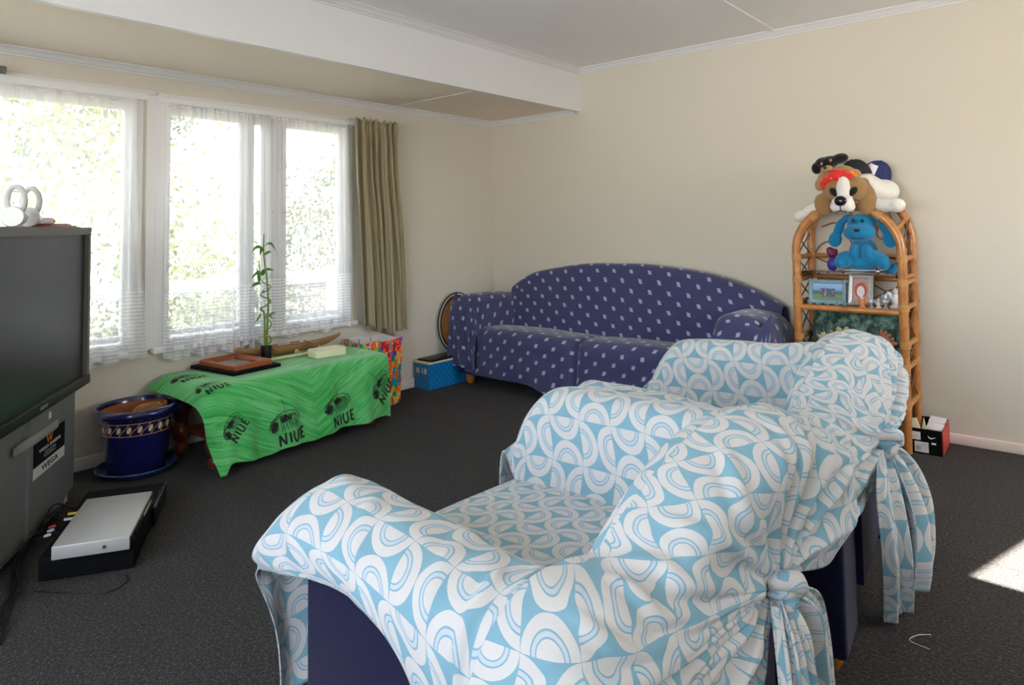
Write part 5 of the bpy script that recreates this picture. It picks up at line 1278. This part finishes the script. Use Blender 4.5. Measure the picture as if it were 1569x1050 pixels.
figurine((2.945, -.305, SZ), .065, M['resin_orange'], 'small orange and white winged figurine in front of the silver frame')
figurine((3.02, -.285, SZ), .055, M['resin'], 'tiny pale winged figurine beside the glass ornaments')
figurine((3.095, -.245, SZ), .115, M['porcelain'], 'white winged figurine at the right end of the rattan shelf')
for i, (x, y, h) in enumerate(((2.985, -.285, .045), (3.055, -.30, .05), (3.045, -.22, .07))):
    m = MB(); m.lathe([(0, 0), (h * .35, 0), (h * .35, h * .08), (h * .08, h * .2), (h * .1, h * .4), (h * .40, h * .7), (h * .36, h), (h * .33, h), (h * .34, h * .7), (0, h * .45)], 24)
    tag(m.build('glass_goblet', plain('smoky_glass', (.36, .40, .42), .1, coat=.5), None, (x, y, SZ)), ('tiny glass goblet beside the silver frame', 'tiny glass goblet nearest the front rail', 'taller glass goblet behind the tiny ones')[i], 'goblet')
m = MB(); m.tube(cr([(3.00, -.22, .93), (3.06, -.2, .99), (3.11, -.19, .965), (3.09, -.19, .90), (3.115, -.2, .85), (3.10, -.2, .815), (3.08, -.22, .79)], 50).tolist(), .0035, 7); m.ell((3.08, -.22, .785), (.012, .008, .016))
tag(m.build('cable', M['black']), 'black lead hanging down at the right side of the rattan shelf', 'cable')
m = MB(); m.ell((0, 0, 0), (.016, .010, .010)); m.tube([(0, 0, 0), (.03, -.005, .01)], .008); tag(m.build('chrome_ornament', M['chrome'], None, (3.035, -.335, .923)), 'shiny chrome ornament at the edge of the glass dish', 'ornament')
def chestmat():
    t = NT('green_painted_leaf_chest'); v = t.coord(); x, y, z = t.sep(v)
    n = t.noise(t.mapv(v, (26, 26, 5)), 1.0, 3, .6); d = t.noise(v, 26, 4, .7)
    c = t.ramp(t.ma('ADD', t.ma('MULTIPLY', n, .6), t.ma('MULTIPLY', d, .4)), [(.36, (.006, .012, .010)), (.46, (.03, .07, .055)), (.54, (.10, .20, .155)), (.64, (.30, .36, .28))])
    return t.pbr(c, .7, nrm=t.bump(n, .6, .01))
ch = empty('painted_chest', (2.885, -.155, .252), 0, 'dark green painted chest filling the lower part of the rattan shelf', 'chest')
m = MB(); m.bb((-.215, -.08, 0), (.215, .09, .27), .01); m.build('chest_body', chestmat(), ch)
m = MB(); m.prism([(-.085, .27), (.095, .27), (.095, .36), (.06, .43), (-.03, .43), (-.085, .36)], -.22, .22, 'yz'); ml = chestmat(); m.build('lid', ml, ch)
g = random.Random(5)
for i in range(22):
    m = MB(); x = -.205 + i * .0195; m.prism([(x, .28), (x + .017, .28), (x + .016, .355 + g.uniform(-.01, .01)), (x + .001, .36)], -.092, -.085, 'xz'); m.build('slat', ml, ch, smooth=False)
for (x, z, s) in ((2.745, .54, 1.0), (2.80, .555, 1.2), (2.84, .585, 1.0), (3.03, .575, 1.1), (3.06, .545, 1.0)):
    e = empty('dried_flower', (x, -.29, z), 0, None, None); m = MB()
    for k in range(7):
        a = g.uniform(-.3, 3.4); m.ell((.022 * s * math.cos(a), g.uniform(-.01, .01), .018 * s * math.sin(a)), (.020 * s, .006, .010), (0, -a, 0), 10)
    m.ell((0, 0, 0), (.010, .010, .010), None, 10); mt = (plain('dried_petal_cream', (.55, .45, .25), .8, var=.4, scale=70) if x < 2.9 else plain('dried_petal_rust', (.50, .20, .12), .8, var=.5, scale=70))
    m.build('petals', mt, e); m = MB(); m.tube([(0, .005, 0), (0, .02, .252 - z + .002)], .0025, 6); m.build('stem', M['thincane'], e)
    lab = {2.745: 'cream dried flower at the left before the green chest', 2.80: 'larger cream dried flower before the green chest', 2.84: 'highest cream dried flower before the green chest', 3.03: 'larger rust dried flower at the right of the chest', 3.06: 'small rust dried flower beside the right post'}[x]
    tag(e, lab, 'dried flower', 'dried flowers in front of the green chest')

# shoe box with cards
sb = empty('shoe_box', (3.205, -.15, 0), R(2), 'open black and red shoe box on the carpet beside the rattan shelf', 'shoe box')
M['redprint'] = plain('red_lattice_print', (.55, .05, .04), .5, var=.9, scale=45)
m = MB(); h = .125; a, b = .075, .135; t = .004
m.bb((-a, -b, 0), (a, b, t)); m.bb((-a, -b, 0), (a, -b + t, h)); m.bb((-a, b - t, 0), (a, b, h)); m.bb((-a, -b, 0), (-a + t, b, h)); m.build('box_body', M['black_matte'], sb, smooth=False)
m = MB(); m.prism([(-b, 0), (b, 0), (b, h), (.05, h), (.02, h - .012), (-.06, h - .004), (-b, h)], a - t, a, 'yz'); m.build('side_panel', M['redprint'], sb, smooth=False)
m = MB(); m.bb((-.07, -b - .0012, .068), (-.022, -b, .108)); m.build('paper_label', M['white_card'], sb, smooth=False); m = MB(); m.bb((-.05, -b - .0012, .008), (.012, -b, .060)); m.build('paper_label', M['white_card'], sb, smooth=False)
m = MB()
for k in range(8): m.bb((-.044 + k * .0028, -b - .0018, .020), (-.0425 + k * .0028, -b - .001, .040))
for k in range(3): m.bb((-.016 + k * .008, -b - .0018, .045), (-.012 + k * .008, -b - .001, .050))
m.bb((-.066, -b - .0018, .083), (-.035, -b - .001, .0845)); m.build('barcode', M['grey_ink'], sb, smooth=False)
m = MB(); m.box((.035, -b - .001, .058), (.020, .002, .009), bev=.0009); m.build('end_hole', M['white_card'], sb)
m = MB(); P = cr([(.010, -b - .001, .094), (.022, -b - .001, .083), (.045, -b - .001, .090)], 14).tolist(); m.tube(P, [.0006 + .0028 * math.sin(i / 13 * 3.14) for i in range(14)], 6); m.build('printed_swoosh', M['white_card'], sb)
m = MB(); m.box((0, 0, .0), (.05, .03, .14), bev=.001); tag(m.build('folded_card', M['cream_card'], None, (3.158, -.225, .088), (R(8), R(-16), R(10))), 'cream folded card standing at the left in the shoe box', 'card', 'cards in the shoe box')
m = MB(); m.prism([(0, 0), (.055, 0), (.005, .15)], -.003, .003, 'xz'); tag(m.build('pointed_card', M['cream_card'], None, (3.165, -.20, .015), (0, R(8), R(5))), 'cream pointed card leaning in the middle of the shoe box', 'card', 'cards in the shoe box')
m = MB(); m.box((0, 0, 0), (.075, .15, .05), bev=.002); m.box((0, .04, .028), (.074, .07, .006)); tag(m.build('white_carton', M['white_card'], None, (3.23, -.10, .092), (R(10), R(4), 0)), 'white carton lying at the right in the shoe box', 'carton')
m = MB(); m.tube(cr([(3.50, -2.02, .004), (3.47, -2.05, .004), (3.46, -2.09, .004), (3.51, -2.10, .004)], 20).tolist(), .0011, 5)
tag(m.build('loose_thread', M['porcelain']), 'white loose thread on the carpet by the farther armchair', 'thread')
m = MB(); m.ell((0, 0, .003), (.012, .008, .004)); tag(m.build('fluff', M['porcelain'], None, (.13, -.86, 0)), 'tiny pale crumb on the carpet before the blue box', 'crumb')

# ------------------------------------------------------------------ outdoors
def grassm():
    t = NT('sunlit_lawn'); v = t.coord(); return t.pbr(t.mix(t.noise(v, 3, 5, .7), (.16, .16, .08), (.26, .26, .14)), .9)
GZO = -.55
struct('ground', MB().bb((-40, -30, GZO - .1), (-.14, 40, GZO)), grassm())
def leafm(name, a, b):
    t = NT(name); v = t.coord(); c = t.mix(t.noise(v, 5, 3), a, b)
    d = t.n('ShaderNodeBsdfDiffuse'); t.set(d.inputs[0], c); tl = t.n('ShaderNodeBsdfTranslucent'); t.set(tl.inputs[0], c); ms = t.n('ShaderNodeMixShader'); ms.inputs[0].default_value = .4
    t.t.links.new(d.outputs[0], ms.inputs[1]); t.t.links.new(tl.outputs[0], ms.inputs[2]); t.t.links.new(ms.outputs[0], t.out.inputs[0]); return t.m
LM = [leafm('garden_leaf', (.035, .055, .010), (.12, .15, .045)), leafm('dark_leaf', (.014, .024, .008), (.05, .062, .024)), plain('bark', (.20, .14, .09), .9)]
def bush(name, label, c, rad, n, s, seed, mat, trunk=None):
    g = np.random.default_rng(seed); e = empty(name, (c[0], c[1], GZO), 0, label, 'tree' if trunk else 'bush')
    d = g.normal(size=(n, 3)); d /= np.linalg.norm(d, axis=1, keepdims=True); rr = g.uniform(.35, 1, n) ** .45
    lump = 1 + .22 * np.sin(d[:, 0] * 7 + seed) * np.sin(d[:, 1] * 6) + .15 * np.sin(d[:, 2] * 9 + d[:, 1] * 5)
    P = d * (rr * lump)[:, None] * np.array(rad) + np.array([0, 0, c[2] - GZO])
    P[:, 2] = np.maximum(P[:, 2], .02)
    a = g.normal(size=(n, 3)); a /= np.linalg.norm(a, axis=1, keepdims=True); b = np.cross(a, g.normal(size=(n, 3))); b /= np.linalg.norm(b, axis=1, keepdims=True)
    sz = (s * g.uniform(.6, 1.3, n))[:, None]
    V = np.stack([P - a * sz, P - b * sz * .5, P + a * sz, P + b * sz * .5], 1).reshape(-1, 3)
    me = bpy.data.meshes.new('foliage'); me.from_pydata(V.tolist(), [], (np.arange(n * 4).reshape(n, 4)).tolist()); link('foliage', me, mat, e, smooth=False)
    m = MB()
    for k in range(5): a_ = k * 1.3 + seed; m.tube([(0, 0, 0), (.08 * math.cos(a_), .08 * math.sin(a_), (c[2] - GZO) * .5), (rad[0] * .5 * math.cos(a_), rad[1] * .5 * math.sin(a_), (c[2] - GZO) + rad[2] * .4)], [trunk or .03, (trunk or .03) * .8, .012], 8)
    m.build('trunk', LM[2], e)
bush('garden_bush', 'tall sunlit leafy bush outside the left window', (-2.6, -2.9, .95), (1.2, 1.55, 1.75), 9000, .036, 1, LM[0])
bush('garden_tree', 'tree with high branches seen at the top of the right-hand window', (-4.6, -1.15, 3.0), (.9, .9, .75), 3000, .04, 2, LM[1], .07)
bush('garden_shrub', 'shrub across the lawn seen behind the bamboo plant', (-6.5, .9, .35), (1.0, .9, .95), 3600, .038, 3, LM[0])
bush('garden_tree', 'broad dark tree seen through the right pane of the window', (-4.2, 1.9, 1.2), (1.3, 1.4, 1.25), 5200, .04, 4, LM[1], .08)
bush('garden_hedge', 'low hedge beyond the lawn in front of the white house', (-6.0, 3.3, -.05), (1.0, 3.0, .55), 7000, .045, 5, LM[1])
hs = empty('neighbour_house', (-14, 4.6, GZO), 0, 'white neighbouring house across the lawn, seen through the window', 'house')
M['hwall'] = plain('white_weatherboard', (.75, .75, .72), .7); M['hroof'] = plain('pale_roof', (.55, .55, .56), .7); M['hglass'] = plain('dark_window', (.10, .12, .14), .1)
m = MB(); m.bb((-3, -6, 0), (0, 6, 2.5)); m.build('wall', M['hwall'], hs, smooth=False)
m = MB(); m.prism([(-3.6, 2.4), (.6, 2.4), (-1.5, 3.6)], -6.5, 6.5, 'xz'); m.build('roof', M['hroof'], hs, smooth=False)
for y in (-4.6, -1.6, 1.5, 4.4):
    m = MB(); m.bb((-.02, y - .6, .9), (.04, y + .6, 2.1)); f = m.build('house_window', M['white'], hs, smooth=False); m = MB(); m.bb((.035, y - .5, 1.0), (.05, y + .5, 2.0)); m.build('pane', M['hglass'], f, smooth=False)
rl = empty('porch_rail', (-1.45, 0, GZO), 0, 'white timber rail fence just outside both windows', 'fence')
for z in (1.26, .72): m = MB(); m.bb((-.03, -7, z), (.03, 5, z + .10)); m.build('rail', M['white'], rl, smooth=False)
for y in (-5.5, -3.9, -2.35, -.6, 1.2, 3): m = MB(); m.bb((-.045, y - .045, 0), (.045, y + .045, 1.4)); m.build('post', M['white'], rl, smooth=False)
struct('trim_10', MB().bb((-1.6, -7, -.12), (-.14, 5, -.04)), plain('grey_decking', (.48, .46, .44), .7))
